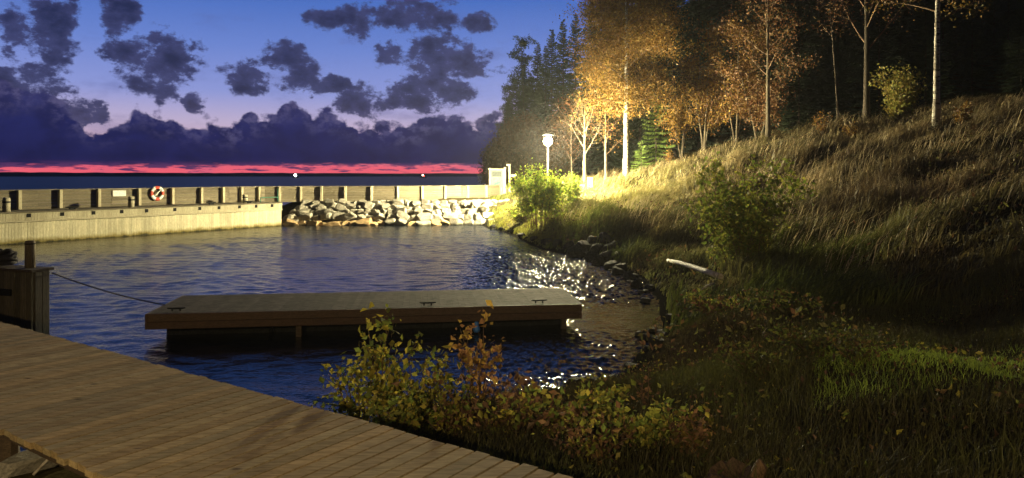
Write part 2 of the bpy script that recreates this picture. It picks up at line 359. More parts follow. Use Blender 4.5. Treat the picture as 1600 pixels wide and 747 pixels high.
# rock and twig below the near edge, bottom left
def rock_mesh(seed, flat=.75, sub=3):
    import bmesh
    bm = bmesh.new(); bmesh.ops.create_icosphere(bm, subdivisions=sub, radius=1)
    r = random.Random(seed)
    planes = []
    for ax in range(6):
        v = np.array([0., 0, 0]); v[ax // 2] = 1 if ax % 2 else -1; v += [r.gauss(0, .22) for _ in range(3)]; v /= np.linalg.norm(v); planes.append((v, r.uniform(.52, .74)))
    for _ in range(5):
        v = np.array([r.gauss(0, 1) for _ in range(3)]); v /= np.linalg.norm(v); planes.append((v, r.uniform(.7, .92)))
    for v in bm.verts:
        p = np.array(v.co); 
        for nrm, d in planes:
            e = p @ nrm - d
            if e > 0: p = p - nrm * e * .97
        p += .014 * np.array([r.gauss(0, 1) for _ in range(3)])
        v.co = p * (1, 1, flat)
    me = bpy.data.meshes.new('boulder'); bm.to_mesh(me); bm.free()
    return me
g = hit(45, 725); me = rock_mesh(91); me.materials.append(M['stone'])
o = link('stone', me); o.location = hit(40, 735) + (0, 0, .03); o.scale = (.26, .18, .16); o.rotation_euler = (0, 0, .9)
tag(o, 'tan stone lying below the near edge of the boardwalk in the bottom corner', 'stone')
mb = MB(); q = hit(52, 745) + (0, 0, .01); mb.tube([q, q + (.08, .06, .10), q + (.13, .15, .2), q + (.21, .2, .26)], [.012, .011, .008, .004], 6)
tag(link('stick', mb.mesh('stick', True), M['pale_wood']), 'short pale stick poking up beside the stone under the boardwalk', 'stick')

# ------------------------------------------------------------------ quay stub at the left with mooring post
t = thing('timber_quay', 'square timber clad quay corner rising from the water at the left edge', 'quay')
qa = np.array([-8.72, 13.0, 0]); ud = np.array([-.94, .34, 0]); un = np.array([-.34, -.94, 0])   # near corner, direction left, outward normal
mb = MB(); s = 0
while s < 3.2:
    w = .14; b = random.uniform(.6, 1.1); d = random.uniform(0, .012)
    mb.obox(qa + ud * (s + w / 2) - un * (.03 - d) + Z * .2, ud, un, Z, w / 2 - .004, .03, 1.05, (b, b, b * .95)); s += w
s = .03
while s < .3:
    b = random.uniform(.6, 1.0); mb.obox(qa - un * (s + .07) - ud * .03 + Z * .2, un, ud, Z, .066, .03, 1.05, (b, b, b)); s += .14
part('cladding', mb, mat('quay_planks', (.09, .075, .05), (.15, .125, .085), 2.5, (8, 8, .8), rough=.8, bump=.5), t, bevel=.004)
mb = MB(); mb.obox(qa + ud * 1.6 - un * .185 + Z * .15, ud, un, Z, 1.56, .15, 1.0); part('core', mb, M['dark_wood'], t)
mb = MB(); mb.obox(qa + ud * 1.56 - un * .18 + Z * 1.275, ud, un, Z, 1.62, .22, .025); part('coping', mb, M['dark_wood'], t, bevel=.006)
mb = MB(); mb.obox(qa + ud * 1.1 + un * .03 + Z * .86, ud, un, Z, .62, .03, .06); part('fender_beam', mb, M['black'], t, bevel=.01)
pq = qa + ud * .3 - un * .2
mb = MB(); mb.lathe((pq[0], pq[1], 1.3), [(0, 0), (.088, 0), (.085, .46), (.075, .5), (0, .505)], 14, (.9, .9, .9))
t2 = thing('mooring_post', 'round wooden mooring post standing on the quay corner at the left', 'post'); part('shaft', mb, mat('quay_post', (.13, .1, .06), (.24, .19, .12), 3, (8, 8, 1), rough=.8), t2, True)
mb = MB(); mb.lathe((pq[0], pq[1], 1.3), [(.092, .435), (.092, .455)], 14); part('band', mb, M['black'], t2)
# rope heap
cq = qa + ud * .98 - un * .18 + Z * 1.3
mb = MB(); P = []
for k in range(150):
    a = k * .42; r = .13 + .06 * math.sin(k * .13) + random.uniform(-.012, .012); P.append(cq + np.array([r * math.cos(a) * 1.1, r * math.sin(a), .05 + .22 * k / 150 + .05 * math.sin(k * .9) * (k / 150)]))
mb.tube(P, .035, 6)
tag(link('rope_coil', mb.mesh('rope_coil', True), M['rope']), 'black heap of coiled rope on the quay left of the mooring post', 'rope')

# ------------------------------------------------------------------ floating dock
t = thing('floating_dock', 'low wooden floating dock with dark fascia lying across the small harbour', 'dock')
A = np.array([-6.6, 13.0, 0]); B = np.array([1.32, 14.0, 0]); Lk = np.linalg.norm(B - A); du = (B - A) / Lk; dn = np.array([-du[1], du[0], 0]); WD = 2.0; TZ = .5
mb = MB(); k = 0; s = 0
while s < Lk - .05:
    w = .12; b = random.uniform(.84, 1.1); mb.obox(A + du * (s + w / 2) + dn * (WD / 2) + Z * (TZ - .014), dn, du, Z, WD / 2 - .03, w / 2 - .0015, .014, (b, b, b)); s += w
part('deck_boards', mb, mat('dock_deck_boards', (.07, .06, .05), (.11, .095, .078), 1.5, (1, 2, 1), rough=.9, spec=.05, bump=.05, lo=.3, hi=.7), t)
mb = MB()
for z0, zz in ((TZ - .075, .073), (TZ - .218, .066)):
    mb.obox(A + du * Lk / 2 + dn * .0 + Z * z0, du, dn, Z, Lk / 2, .025, zz, (1, 1, 1) if zz > .07 else (.85, .8, .8)); mb.obox(A + du * Lk / 2 + dn * WD + Z * z0, du, dn, Z, Lk / 2, .025, zz)
    mb.obox(A + dn * WD / 2 - du * .025 + Z * z0, dn, du, Z, WD / 2 + .025, .025, zz); mb.obox(B + dn * WD / 2 + du * .025 + Z * z0, dn, du, Z, WD / 2 + .025, .025, zz)
part('fascia', mb, M['dock_side'], t, bevel=.008)
for s in (.25, 2.2, 4.1, 6.0):
    mb = MB(); mb.obox(A + du * (s + .85) + dn * WD / 2 + Z * .0, du, dn, Z, .965, WD / 2 - .5, .2); part('float', mb, M['black'], t, bevel=.05)
for px, f in ((470, .2), (885, .1)):
    s = (wx(px, 13.5) - A[0]) / du[0]; mb = MB(); mb.obox(A + du * s + dn * .1 + Z * -.3, du, dn, Z, .05, .05, .52); part('leg', mb, M['dark_wood'], t)
for px in (672, 845, 305):
    s = (wx(px, 14) - A[0]) / du[0]; q = A + du * s + dn * .22 + Z * TZ; mb = MB()
    for e in (-.07, .07): mb.tube([q + du * e, q + du * e + Z * .045], .016, 6)
    mb.tube([q - du * .16 + Z * .055, q - du * .08 + Z * .05, q + du * .08 + Z * .05, q + du * .16 + Z * .055], [.01, .018, .018, .01], 6); part('cleat', mb, M['black'], t)
# blue float under the dock edge
q = A + du * ((wx(743, 13.5) - A[0]) / du[0]) - dn * .1; mb = MB(); mb.lathe((q[0], q[1], 0), [(0, .02), (.05, .03), (.07, .08), (.05, .14), (.035, .155), (.045, .19), (.03, .225), (0, .23)], 12)
tag(link('buoy', mb.mesh('buoy', True), M['blue']), 'small bright blue float in the water against the dock', 'buoy')
# mooring rope from quay to dock
a = qa - un * .36 + Z * 1.2 - ud * .05; b = A + dn * .9 + Z * TZ; P = [a * (1 - f) + b * f - Z * .06 * 4 * f * (1 - f) for f in np.linspace(0, 1, 24)]
mb = MB(); mb.tube(P, .012, 6); tag(link('mooring_rope', mb.mesh('mooring_rope', True), M['rope']), 'thin dark mooring rope slung from the quay corner to the floating dock', 'rope')

# ------------------------------------------------------------------ pier on the left
PB = np.array([-13.9, 43.2, 0]); pd = np.array([-.566, -.824, 0]); pn = np.array([.824, -.566, 0]); PL = 26; PZ = 1.42
def pier_s(px, back=0):       # distance along the pier line (set back from the wall) where the photo column px meets it
    b0 = PB - pn * back; k = (px - CX) / F
    return (k * b0[1] - b0[0]) / (pd[0] - k * pd[1])
t = thing('pier', 'long timber clad pier with vertical planks closing the harbour on the left', 'pier')
mb = MB(); s = 0
while s < PL:
    w = .125; b = random.uniform(.8, 1.06); d = random.uniform(0, .008); zb = -.35 - random.random() * .1
    mb.obox(PB + pd * (s + w / 2) + pn * (d - .02) + Z * ((.96 + zb) / 2), pd, pn, Z, w / 2 - .0045, .025, (.96 - zb) / 2, (b, b * .99, b * .95)); s += w
part('lower_planking', mb, M['pier_wood'], t)
mb = MB(); s = 0
while s < PL:
    w = .125; b = random.uniform(.66, .76); d = random.uniform(0, .004)
    mb.obox(PB + pd * (s + w / 2) + pn * (d + .03) + Z * (1.02 + PZ - .06) * .5, pd, pn, Z, w / 2 - .003, .03, (PZ - .06 - 1.0) / 2, (b, b * .98, b * .94)); s += w
part('upper_planking', mb, M['pier_wood'], t)
mb = MB(); mb.obox(PB + pd * PL / 2 + pn * .05 + Z * .985, pd, pn, Z, PL / 2, .07, .022); part('ledge', mb, M['post_wood'], t)
mb = MB(); mb.obox(PB + pd * PL / 2 - pn * 1.0 + Z * (PZ - .03), pd, pn, Z, PL / 2, 1.12, .03, (.8, .8, .8)); part('walkway', mb, M['fence_wood'], t, bevel=.01)
mb = MB(); mb.obox(PB + pd * PL / 2 - pn * 1.1 + Z * .3, pd, pn, Z, PL / 2 - .02, 1.02, .98); part('fill', mb, M['dark_wood'], t)
for px in (44, 96, 145, 189, 228, 272, 311, 341, 373, 399, 424):
    q = PB + pd * pier_s(px) + pn * .068 + Z * 1.24; mb = MB(); mb.obox(q, pd, pn, Z, .085, .012, .085); part('drain_hole', mb, M['black'], t)
def tide(ma):
    t = NT(ma.node_tree); p = t.N['Principled BSDF']; tc = t.node('ShaderNodeTexCoord'); sx = t.node('ShaderNodeSeparateXYZ'); t.L.new(tc.outputs['Object'], sx.inputs[0])
    n = t.noise(tc.outputs['Object'], 2.5, 5, .65).outputs[0]; h = t.m('ADD', sx.outputs[2], t.m('MULTIPLY', t.m('SUBTRACT', n, .5), .35))
    c = p.inputs['Base Color'].links[0].from_socket
    big = t.smooth(t.noise(t.mapping(tc.outputs['Object'], (1, 1, .35)), .9, 6, .65).outputs[0], .42, .7)
    c = t.mix(t.m('MULTIPLY', big, .45), c, (.22, .19, .12))
    c = t.mix(t.m('SUBTRACT', 1.0, t.smooth(h, .03, .30)), c, (.20, .155, .035)); c = t.mix(t.m('SUBTRACT', 1.0, t.smooth(h, -.02, .10)), c, (.03, .028, .012)); t.L.new(c, p.inputs['Base Color'])
tide(M['pier_wood'])
def wet_base(ma):
    t = NT(ma.node_tree); p = t.N['Principled BSDF']; g = t.node('ShaderNodeNewGeometry'); sx = t.node('ShaderNodeSeparateXYZ'); t.L.new(g.outputs['Position'], sx.inputs[0])
    n = t.noise(g.outputs['Position'], 1.6, 5, .65).outputs[0]; h = t.m('ADD', sx.outputs[2], t.m('MULTIPLY', t.m('SUBTRACT', n, .5), .5)); c = p.inputs['Base Color'].links[0].from_socket
    c = t.mix(t.m('MULTIPLY', t.smooth(n, .5, .68), .5), c, (.13, .115, .08)); c = t.mix(t.m('SUBTRACT', 1.0, t.smooth(h, .02, .2)), c, (.035, .032, .018)); t.L.new(c, p.inputs['Base Color'])
wet_base(M['stone'])
# a low kerb of moss weed at the water line is in the planking colour
def fence(name, label, pts, posts, top, base, depth=.115):
    """board fence along a polyline pts; posts: points on it"""
    t = thing(name, label, 'fence', group=None)
    for (a, b) in zip(pts[:-1], pts[1:]):
        a = np.array([*a[:2], 0]); b = np.array([*b[:2], 0]); L = np.linalg.norm(b - a); u = (b - a) / L; nn = np.array([u[1], -u[0], 0])
        mb = MB(); nb = 6; s = 0
        hts = np.linspace(base, top - .05, nb + 1)
        while s < L - .01:
            l = min(3.4, L - s)
            for k in range(nb):
                c = random.uniform(.72, 1.1); mb.obox(a + u * (s + l / 2) + Z * (hts[k] + hts[k + 1]) / 2 + nn * random.uniform(-.004, .004), u, nn, Z, l / 2 - .004, .022, (hts[k + 1] - hts[k]) / 2 - .004, (c, c * .98, c * .95))
            s += l
        part('board_panel', mb, M['fence_wood'], t)
        mb = MB(); mb.obox(a + u * L / 2 + Z * (top - .022), u, nn, Z, L / 2 + .02, .06, .022); part('cap_rail', mb, M['fence_wood'], t)
    for q, u in posts:
        nn = np.array([u[1], -u[0], 0]); mb = MB(); q = np.array([q[0], q[1], 0])
        if nn[1] > 0: nn = -nn
        mb.obox(q + nn * (depth + .024) + Z * (base + top) / 2, u, nn, Z, .07, depth, (top - base) / 2 - .03 + .012, (1.1, 1.1, 1.05)); part('post', mb, M['post_wood'], t, bevel=.008)
    return t
FB = PB - pn * 2.02
fa = FB + pd * PL; c0 = FB + pd * -.3
posts = [(FB + pd * pier_s(px, 2.02), pd) for px in (28, 92, 152, 215, 267, 312, 346, 375, 402)]
fence('pier_fence', 'weathered board fence with wide posts along the pier at the left', [fa, c0], posts, 2.36, PZ)
poly = [c0[:2], (-12.6, 45.7), (-7.6, 46.1), (-3.4, 48.0), (-1.7, 50.6), (1.0, 55.5)]
def on_poly(px):
    k = (px - CX) / F
    for a, b in zip(poly[:-1], poly[1:]):
        d = (b[0] - a[0], b[1] - a[1]); den = d[0] - k * d[1]; f = (k * a[1] - a[0]) / den
        if -1e-6 <= f <= 1: L = math.hypot(*d); return np.array([a[0] + d[0] * f, a[1] + d[1] * f, 0]), np.array([d[0] / L, d[1] / L, 0])
posts = [on_poly(px) for px in (437, 470, 503, 540, 581, 621, 659, 695, 729, 758, 782, 817)]
fence('breakwater_fence', 'board fence with square posts running along the top of the boulder wall', poly, [p for p in posts if p is not None], 2.36, 1.36, .075)

# things on the pier and its fence
q = FB + pd * pier_s(245, 1.95) + pn * .12 + Z * 2.06
t = thing('lifebuoy', 'red and white ring lifebuoy hanging on the pier fence', 'lifebuoy', q)
def ring(a0, a1, n, R0=.31, r=.085):
    V = []; m = 10
    for i in range(n + 1):
        a = a0 + (a1 - a0) * i / n
        for j in range(m):
            b = 2 * math.pi * j / m; rr = R0 + r * math.cos(b); V.append(pd * rr * math.cos(a) + Z * rr * math.sin(a) + pn * .6 * r * math.sin(b))
    i = np.arange(n)[:, None] * m; j = np.arange(m)[None, :]; k = (j + 1) % m
    return V, np.stack([i + j, i + k, i + m + k, i + m + j], -1).reshape(-1, 4)
mb = MB(); mb.add(*ring(0, 2 * math.pi, 40))
part('ring', mb, M['white'], t, True)
for k in range(4):
    mb = MB(); mb.add(*ring(R(70 + 90 * k), R(110 + 90 * k), 7, r=.092)); part('red_band', mb, M['red'], t, True)
mb = MB(); mb.tube([pd * -.22 + Z * .2, Z * .02 + pn * .03, pd * .24 - Z * .24], .03, 6); part('line', mb, M['white'], t)
q = FB + pd * pier_s(187, 1.95) + pn * .05 + Z * 2.1; mb = MB(); mb.obox(q, pd, pn, Z, .33, .012, .15)
t = thing('notice', 'small blank white notice plate fixed on the pier fence', 'notice'); part('plate', mb, M['white'], t)
mb = MB(); mb.obox(q, pd, pn, Z, .36, .008, .18); part('backing', mb, M['fence_wood'], t)
for px, hh, lab in ((10, .62, 'thick wooden bollard near the left frame edge on the pier'), (205, .55, 'wooden bollard on the pier beneath the white notice plate'), (383, .5, 'short wooden bollard near the far end of the pier')):
    q = PB + pd * pier_s(px, .35) - pn * .35 + Z * PZ; t = thing('bollard', lab, 'bollard', q, 'bollards on the pier'); mb = MB()
    mb.lathe((0, 0, 0), [(0, 0), (.15, 0), (.145, hh - .05), (.12, hh), (0, hh + .005)], 12); part('shaft', mb, M['post_wood'], t, True)
    mb = MB(); mb.lathe((0, 0, 0), [(.153, hh * .62), (.156, hh * .7), (.152, hh * .76)], 12); part('rope_groove', mb, M['rope'], t)
for px, lab in ((113, 'black mooring cleat on the pier between the left bollard and the notice'), (330, 'black mooring cleat on the pier right of the lifebuoy'), (389, 'black mooring cleat beside the far bollard on the pier')):
    q = PB + pd * pier_s(px, .2) - pn * .2 + Z * PZ; t = thing('mooring_cleat', lab, 'cleat', q, 'cleats on the pier'); mb = MB()
    mb.obox(Z * .04, pd, pn, Z, .13, .05, .04); part('base', mb, M['black'], t); mb = MB(); mb.tube([pd * -.3 + Z * .12, pd * -.12 + Z * .1, pd * .12 + Z * .1, pd * .3 + Z * .12], [.025, .045, .045, .025], 8); part('horn', mb, M['black'], t)
t = thing('pipe_railing', 'green pipe railing at the far end of the pier', 'railing')
a = PB + pd * pier_s(407, .8) - pn * .8; b = PB + pd * pier_s(434, .8) - pn * .8
mb = MB(); mb.tube([a + Z * (PZ + .28), b + Z * (PZ + .28)], .03, 8); part('rail', mb, M['green_pipe'], t)
for q, hh in ((a, .3), (b, .8)):
    mb = MB(); mb.tube([q + Z * PZ, q + Z * (PZ + hh)], .035, 8); part('upright', mb, M['green_pipe'], t)

# ------------------------------------------------------------------ boulder wall of the breakwater
rocks = [rock_mesh(200 + k, .8) for k in range(8)]
for me in rocks: me.materials.append(M['stone'])
tan = [rock_mesh(300 + k, .72) for k in range(4)]
M['tan_stone'] = mat('tan_granite', (.30, .20, .10), (.40, .28, .15), 1.7, rough=.85, bump=.7, bscale=9, spec=.25, attr=False)  # warmer tan tone for part of the bottom row
for me in tan: me.materials.append(M['tan_stone'])
for r_, (z0, yy, size) in enumerate(((.10, 43.65, .42), (.42, 44.1, .42), (.74, 44.55, .38), (1.03, 44.95, .36), (1.28, 45.4, .33))):
    x = -14.3 + .25 * r_
    xe = -1.2 - .25 * r_ + (1.6 if r_ > 1 else 0)
    while x < xe:
        sz = size * random.uniform(.6, 1.25); tn = r_ == 0 and (x < -8 or -7 < x < -4) and random.random() < .8
        f = max(0, (x + 6) / 5); yb = yy + .15 * random.uniform(-1, 1) + (f * 1.6 if r_ > 1 else f * .7)
        o = link('boulder', random.choice(tan if tn else rocks)); o.location = (x + sz * .9, yb, z0 + random.uniform(-.07, .08) + (0.0 if r_ else -.02))
        o.scale = (sz * random.uniform(1.05, 1.4), sz, sz * random.uniform(.9, 1.12)); o.rotation_euler = (random.uniform(-.5, .1), random.uniform(-.35, .35), random.choice((0, 3.14)) + random.uniform(-.5, .5))
        lab = 'tan boulder at the waterline of the breakwater wall' if tn else ['pale grey boulder at the waterline of the breakwater wall', 'grey boulder resting in the lower course of the breakwater wall', 'grey boulder resting in the middle course of the breakwater wall', 'grey boulder resting in the upper course of the breakwater wall', 'grey boulder in the top course under the fence'][r_]
        tag(o, lab, 'boulder', 'boulders of the breakwater wall'); x += sz * 1.62
# smaller packing boulders behind and between
for k in range(46):
    x = random.uniform(-13.3, -1.5); f = random.random(); o = link('boulder', random.choice(rocks)); sz = random.uniform(.22, .34)
    o.location = (x, 43.75 + f * 1.75, .05 + f * 1.2); o.scale = (sz, sz, sz * .85); o.rotation_euler = (random.uniform(0, 6), random.uniform(0, 6), random.uniform(0, 6))
    tag(o, 'small grey stone wedged between larger boulders of the breakwater', 'stone', 'packing stones of the breakwater')

# dark wet shore rocks below the bush
shore_rocks = [rock_mesh(400 + k, .75) for k in range(5)]
for me in shore_rocks: me.materials.append(M['wet_stone'])
for px, py, sz in ((905, 396, .55), (918, 388, .5), (932, 380, .5), (946, 378, .45), (940, 392, .45), (955, 388, .4), (925, 403, .4), (948, 404, .42), (962, 402, .35), (935, 412, .32), (955, 416, .3), (972, 418, .28), (965, 428, .25), (985, 436, .24), (890, 384, .35), (872, 380, .3), (855, 376, .3), (835, 372, .25), (815, 366, .22), (800, 360, .2), (785, 356, .22), (995, 448, .22), (770, 352, .25)):
    q = hit(px, py + 4); o = link('shore_rock', random.choice(shore_rocks)); o.location = q + (0, 0, sz * .2); o.scale = (sz, sz * .9, sz * random.uniform(.8, 1.1)); o.rotation_euler = (random.uniform(-.4, .4), random.uniform(-.4, .4), random.uniform(0, 6))
    tag(o, 'wet black rock in the heap at the water edge below the hillside' if px > 880 else 'small wet dark rock at the waterline below the lit bush', 'rock', 'wet rocks along the shore' if px > 880 else 'small rocks along the lit shore')

for k in range(34):
    yy = random.uniform(10.3, 24); k_ = [i for i in range(len(SHORE) - 1) if SHORE[i][1] >= yy >= SHORE[i + 1][1] and SHORE[i][0] > 0]
    if not k_: continue
    a, b = SHORE[k_[0]], SHORE[k_[0] + 1]; f = (yy - a[1]) / (b[1] - a[1]); x = a[0] + (b[0] - a[0]) * f + random.uniform(-.25, .35); sz = random.uniform(.06, .17)
    o = link('shore_stone', random.choice(shore_rocks)); o.location = (x, yy, max(h1(x, yy), 0) + sz * .2); o.scale = (sz, sz * .9, sz * .8); o.rotation_euler = (0, 0, random.uniform(0, 6))
    tag(o, 'small wet dark stone at the waterline between the rock heap and the foreground shrubs', 'stone', 'wet stones along the right shore')

# ------------------------------------------------------------------ lamp, information board, sign post, cabinet
LX, LY = wx(856, 42), 42.0; LZ0 = h1(LX, LY); LZ = wz(221, 42)
t = thing('street_lamp', 'lit street lamp on a slim pole above the green bush', 'street lamp', (LX, LY, LZ0))
hh = LZ - LZ0
mb = MB(); mb.lathe((0, 0, 0), [(.085, -.2), (.085, .5), (.06, .55), (.05, hh - .2), (.05, hh - .17)], 12); part('pole', mb, M['pole'], t, True)
mb = MB(); mb.lathe((0, 0, hh), [(0, .45), (.12, .445), (.33, .375), (.345, .355), (.05, .353)], 16); part('hood', mb, M['pole'], t, True)
mb = MB(); mb.lathe((0, 0, hh), [(.05, -.31), (.1, -.29), (.1, -.27), (0, -.265)], 12); part('collar', mb, M['pole'], t, True)
for k in range(3):
    a = k * 2.094 + .6; mb = MB(); mb.tube([(.09 * math.cos(a), .09 * math.sin(a), hh - .16), (.28 * math.cos(a), .28 * math.sin(a), hh + .02), (.27 * math.cos(a), .27 * math.sin(a), hh + .37)], .008, 5); part('bracket', mb, M['pole'], t)
mb = MB(); mb.lathe((0, 0, hh), [(.001, -.25)] + [(.25 * math.sin(a), -.25 * math.cos(a)) for a in np.linspace(.3, 2.84, 9)] + [(.001, .25)], 14)
part('globe', mb, emit_mat('lamp_globe', (1, .88, .52), 12500), t, True)
def lamp(name, loc, col, power, radius, kind='POINT', linear=False):
    l = bpy.data.lights.new(name, kind); l.color = col; l.energy = power; l.shadow_soft_size = radius
    l.use_soft_falloff = False
    o = bpy.data.objects.new(name, l); COL.objects.link(o); o.location = loc
    if linear:
        l.use_nodes = True; t_ = NT(l.node_tree); e = [n for n in l.node_tree.nodes if n.type == 'EMISSION'][0]
        f = t_.node('ShaderNodeLightFalloff'); f.inputs['Strength'].default_value = 1.0; f.inputs['Smooth'].default_value = 60.0; t_.L.new(f.outputs['Quadratic'], e.inputs['Strength'])
    return o
LP = 22000
o = lamp('lamp_light', (LX, LY, LZ), (1, .86, .45), LP, .26, linear=True)

q = np.array([wx(776, 52), 52.0]); z0 = 1.4
t = thing('information_board', 'wooden information board with a printed map panel beside the path', 'information board', (q[0], q[1], z0))
zt = wz(265, 52) - z0; w = .47
for e in (-1, 1):
    mb = MB(); mb.box(e * (w + .03) - .045, e * (w + .03) + .045, -.045, .045, -.3, zt + (.0 if e > 0 else .12)); part('post', mb, M['post_wood'], t)
mb = MB(); mb.box(-w - .15, w + .05, -.09, .05, zt, zt + .06, (1.2, 1.2, 1.2)); part('top_beam', mb, M['post_wood'], t)
mb = MB(); mb.box(-w + .02, w - .02, -.012, .015, zt - 1.3, zt - .02); pn_ = part('panel', mb, M['map'], t)
mb = MB(); mb.box(-w * .72, w * .75, -.018, -.013, zt - .52, zt - .12); part('picture', mb, M['map_blue'], pn_)
mb = MB(); 
mb.add([(x, -.016, zt + z) for x, z in ((-.28, -1.12), (.0, -1.1), (.22, -1.02), (.3, -.88), (.1, -.86), (-.12, -.95))], None, [[0, 1, 5], [1, 2, 5], [2, 4, 5], [2, 3, 4]]); part('map_patch', mb, M['map_green'], pn_)
q = np.array([wx(789, 52), 52.2]); t = thing('tall_post', 'plain tall wooden post just right of the information board', 'post', (q[0], q[1], z0))
mb = MB(); mb.box(-.06, .06, -.06, .06, -.3, wz(262, 52) - z0); part('shaft', mb, M['post_wood'], t); mb = MB(); mb.box(-.075, .075, -.075, .075, wz(262, 52) - z0 - .03, wz(262, 52) - z0 + .015); part('cap', mb, M['post_wood'], t)
q = np.array([wx(796, 53), 53.0]); t = thing('signpost', 'tallest wooden signpost with one pointing arm beside the information board', 'signpost', (q[0], q[1], z0))
zt = wz(257, 53) - z0; mb = MB(); mb.box(-.07, .07, -.07, .07, -.3, zt); part('shaft', mb, M['post_wood'], t)
mb = MB(); mb.box(-.22, .08, -.085, -.072, zt - .1, zt + .03); part('top_plate', mb, M['post_wood'], t)
mb = MB(); z = wz(274.5, 53) - z0; mb.add([(x, y, z + k) for y in (-.095, -.072) for x, k in ((-.05, -.09), (.42, -.09), (.54, 0), (.42, .09), (-.05, .09))], [[0, 5, 6, 1], [1, 6, 7, 2], [2, 7, 8, 3], [3, 8, 9, 4], [4, 9, 5, 0]], [[0, 1, 2], [0, 2, 4], [2, 3, 4], [5, 7, 6], [5, 9, 7], [7, 9, 8]]); part('arm', mb, M['post_wood'], t)
q = np.array([wx(922, 44), 44.0]); z0 = h1(*q); t = thing('utility_cabinet', 'small white utility cabinet in the bright grass near the lamp', 'cabinet', (q[0], q[1], z0))
mb = MB(); mb.box(-.16, .16, -.12, .12, -.1, .62); part('box', mb, M['white'], t, bevel=.01); mb = MB(); mb.box(-.18, .18, -.14, .14, .625, .66); part('lid', mb, M['white'], t, bevel=.01)
mb = MB(); mb.box(-.13, .13, -.13, -.122, .05, .57, (.92, .92, .92)); part('door', mb, M['white'], t)
q = np.array([wx(907, 44), 44.0]); o = link('stone', rocks[2]); o.location = (q[0], q[1], h1(*q) + .1); o.scale = (.3, .25, .3); tag(o, 'rounded pale stone left of the white cabinet near the lamp', 'stone')

# driftwood pole and a branch, stump, pale stone on the dark slope
a = hit(1044, 424); b = hit(1126, 462); a[2] += .30; b[2] += .42; LOG = (a.copy(), b.copy())
mb = MB(); mid = (a + b) / 2 + (0, 0, .03); mb.tube([a, (a + mid) / 2 + (0, 0, .015), mid, (b + mid) / 2, b], [.05, .058, .06, .064, .066], 10)
t = thing('driftwood_log', 'pale bare log lying slanted on the dark bank above the water', 'log'); part('trunk', mb, M['pale_wood'], t, True)
mb = MB(); mb.tube([b, b + (b - a) / np.linalg.norm(b - a) * .01], [.0665, .06], 10, (.9, .85, .8)); part('cut_end', mb, M['pale_wood'], t)
a = hit(1094, 458); b = hit(1116, 449); a[2] += .05; b[2] += .08; mb = MB(); mb.tube([a, (a + b) / 2 + (0, 0, .03), b], [.015, .025, .03], 6); tag(link('branch', mb.mesh('branch', True), M['pale_wood']), 'thin bare branch on the ground just below the pale log', 'branch')
q = np.array([1.46, 4.72]); z0 = h1(*q); t = thing('tree_stump', 'broken brown tree stump poking up at the bottom edge', 'stump', (q[0], q[1], z0))
M['stump'] = mat('rotten_wood', (.045, .028, .018), (.10, .066, .042), 6, (2, 2, .7), rough=.9, bump=.9)
mb = MB(); n = 18; prof = []
for z in np.linspace(-.1, 1, 6):
    a = np.arange(n) * 2 * math.pi / n; r = .15 * (1.25 - .3 * min(z, 1)) * (1 + .22 * np.sin(2 * a + 1) + .10 * (vnoise(a * 3, a * 0, 6) - .5)); hgt = z * (.10 + .03 * np.sin(a) + .05 * vnoise(a * 7, a * 0, 8)) ; prof.append(np.stack([r * np.cos(a), r * np.sin(a) * .8, hgt], -1))
i = np.arange(5)[:, None] * n; j = np.arange(n)[None, :]; k = (j + 1) % n
V = np.concatenate(prof + [np.array([[0, 0, .07]])]); mb.add(V, np.stack([i + j, i + k, i + n + k, i + n + j], -1).reshape(-1, 4), [[6 * n, 5 * n + x, 5 * n + (x + 1) % n] for x in range(n)]); part('stub', mb, M['stump'], t)
mb = MB(); mb.tube([(.13, -.03, .06), (.16, -.05, .17), (.15, -.06, .22)], [.05, .045, .008], 7, (1.8, 1.7, 1.5)); part('splinter', mb, M['stump'], t)
q = hit(1268, 350); o = link('stone', rocks[5]); o.location = q + (0, 0, .12); o.scale = (.22, .18, .14); tag(o, 'pale stone shining alone on the dark hillside', 'stone')

# ------------------------------------------------------------------ boats far out
def boat(px, wl, Y, label, col, s, r):
    x = wx(px, Y); t = thing('motor_boat', label, 'boat', (x, Y, 0), 'lit boats far out on the sea')
    mb = MB(); L = 5.0
    st = [(-L, 1.3, 1.0), (-L * .3, 1.5, 1.0), (L * .4, 1.25, 1.2), (L, .05, 1.6)]; V = []
    for xx, hw, zz in st: V += [(xx, -hw, zz), (xx, -hw * .6, -.3), (xx, hw * .6, -.3), (xx, hw, zz)]
    Q = []
    for k in range(3):
        for j in range(4): Q.append([k * 4 + j, k * 4 + (j + 1) % 4, k * 4 + 4 + (j + 1) % 4, k * 4 + 4 + j])
    Q += [[0, 3, 2, 1], [12, 13, 14, 15]]; mb.add(V, Q); part('hull', mb, M['dark_wood'], t)
    mb = MB(); mb.box(-2.2, 1.4, -.95, .95, 1.02, 2.5); part('cabin', mb, M['dark_wood'], t)
    mb = MB(); mb.tube([(-.5, 0, 2.5), (-.5, 0, 4)], .06, 6); part('mast', mb, M['pole'], t)
    mb = MB(); mb.lathe((-.5, 0, 4.1), [(.001, -r)] + [(r * math.sin(a), -r * math.cos(a)) for a in np.linspace(.3, 2.84, 7)] + [(.001, r)], 12); part('lamp', mb, emit_mat('boat_lamp', col, s), t)
    return t, x
boat(462, 278, 1150, 'boat far out showing a bright white light', (.9, 1, .95), 30, 2.0)
t, x = boat(661, 280, 1000, 'boat far out showing a small warm light', (1, .75, .55), 14, .95)
mb = MB(); mb.lathe((1.6, -.6, 3.0), [(.001, -.6), (.5, -.3), (.6, 0), (.5, .3), (.001, .6)], 10); part('lamp', mb, emit_mat('red_lamp', (1, .1, .05), 8), t)

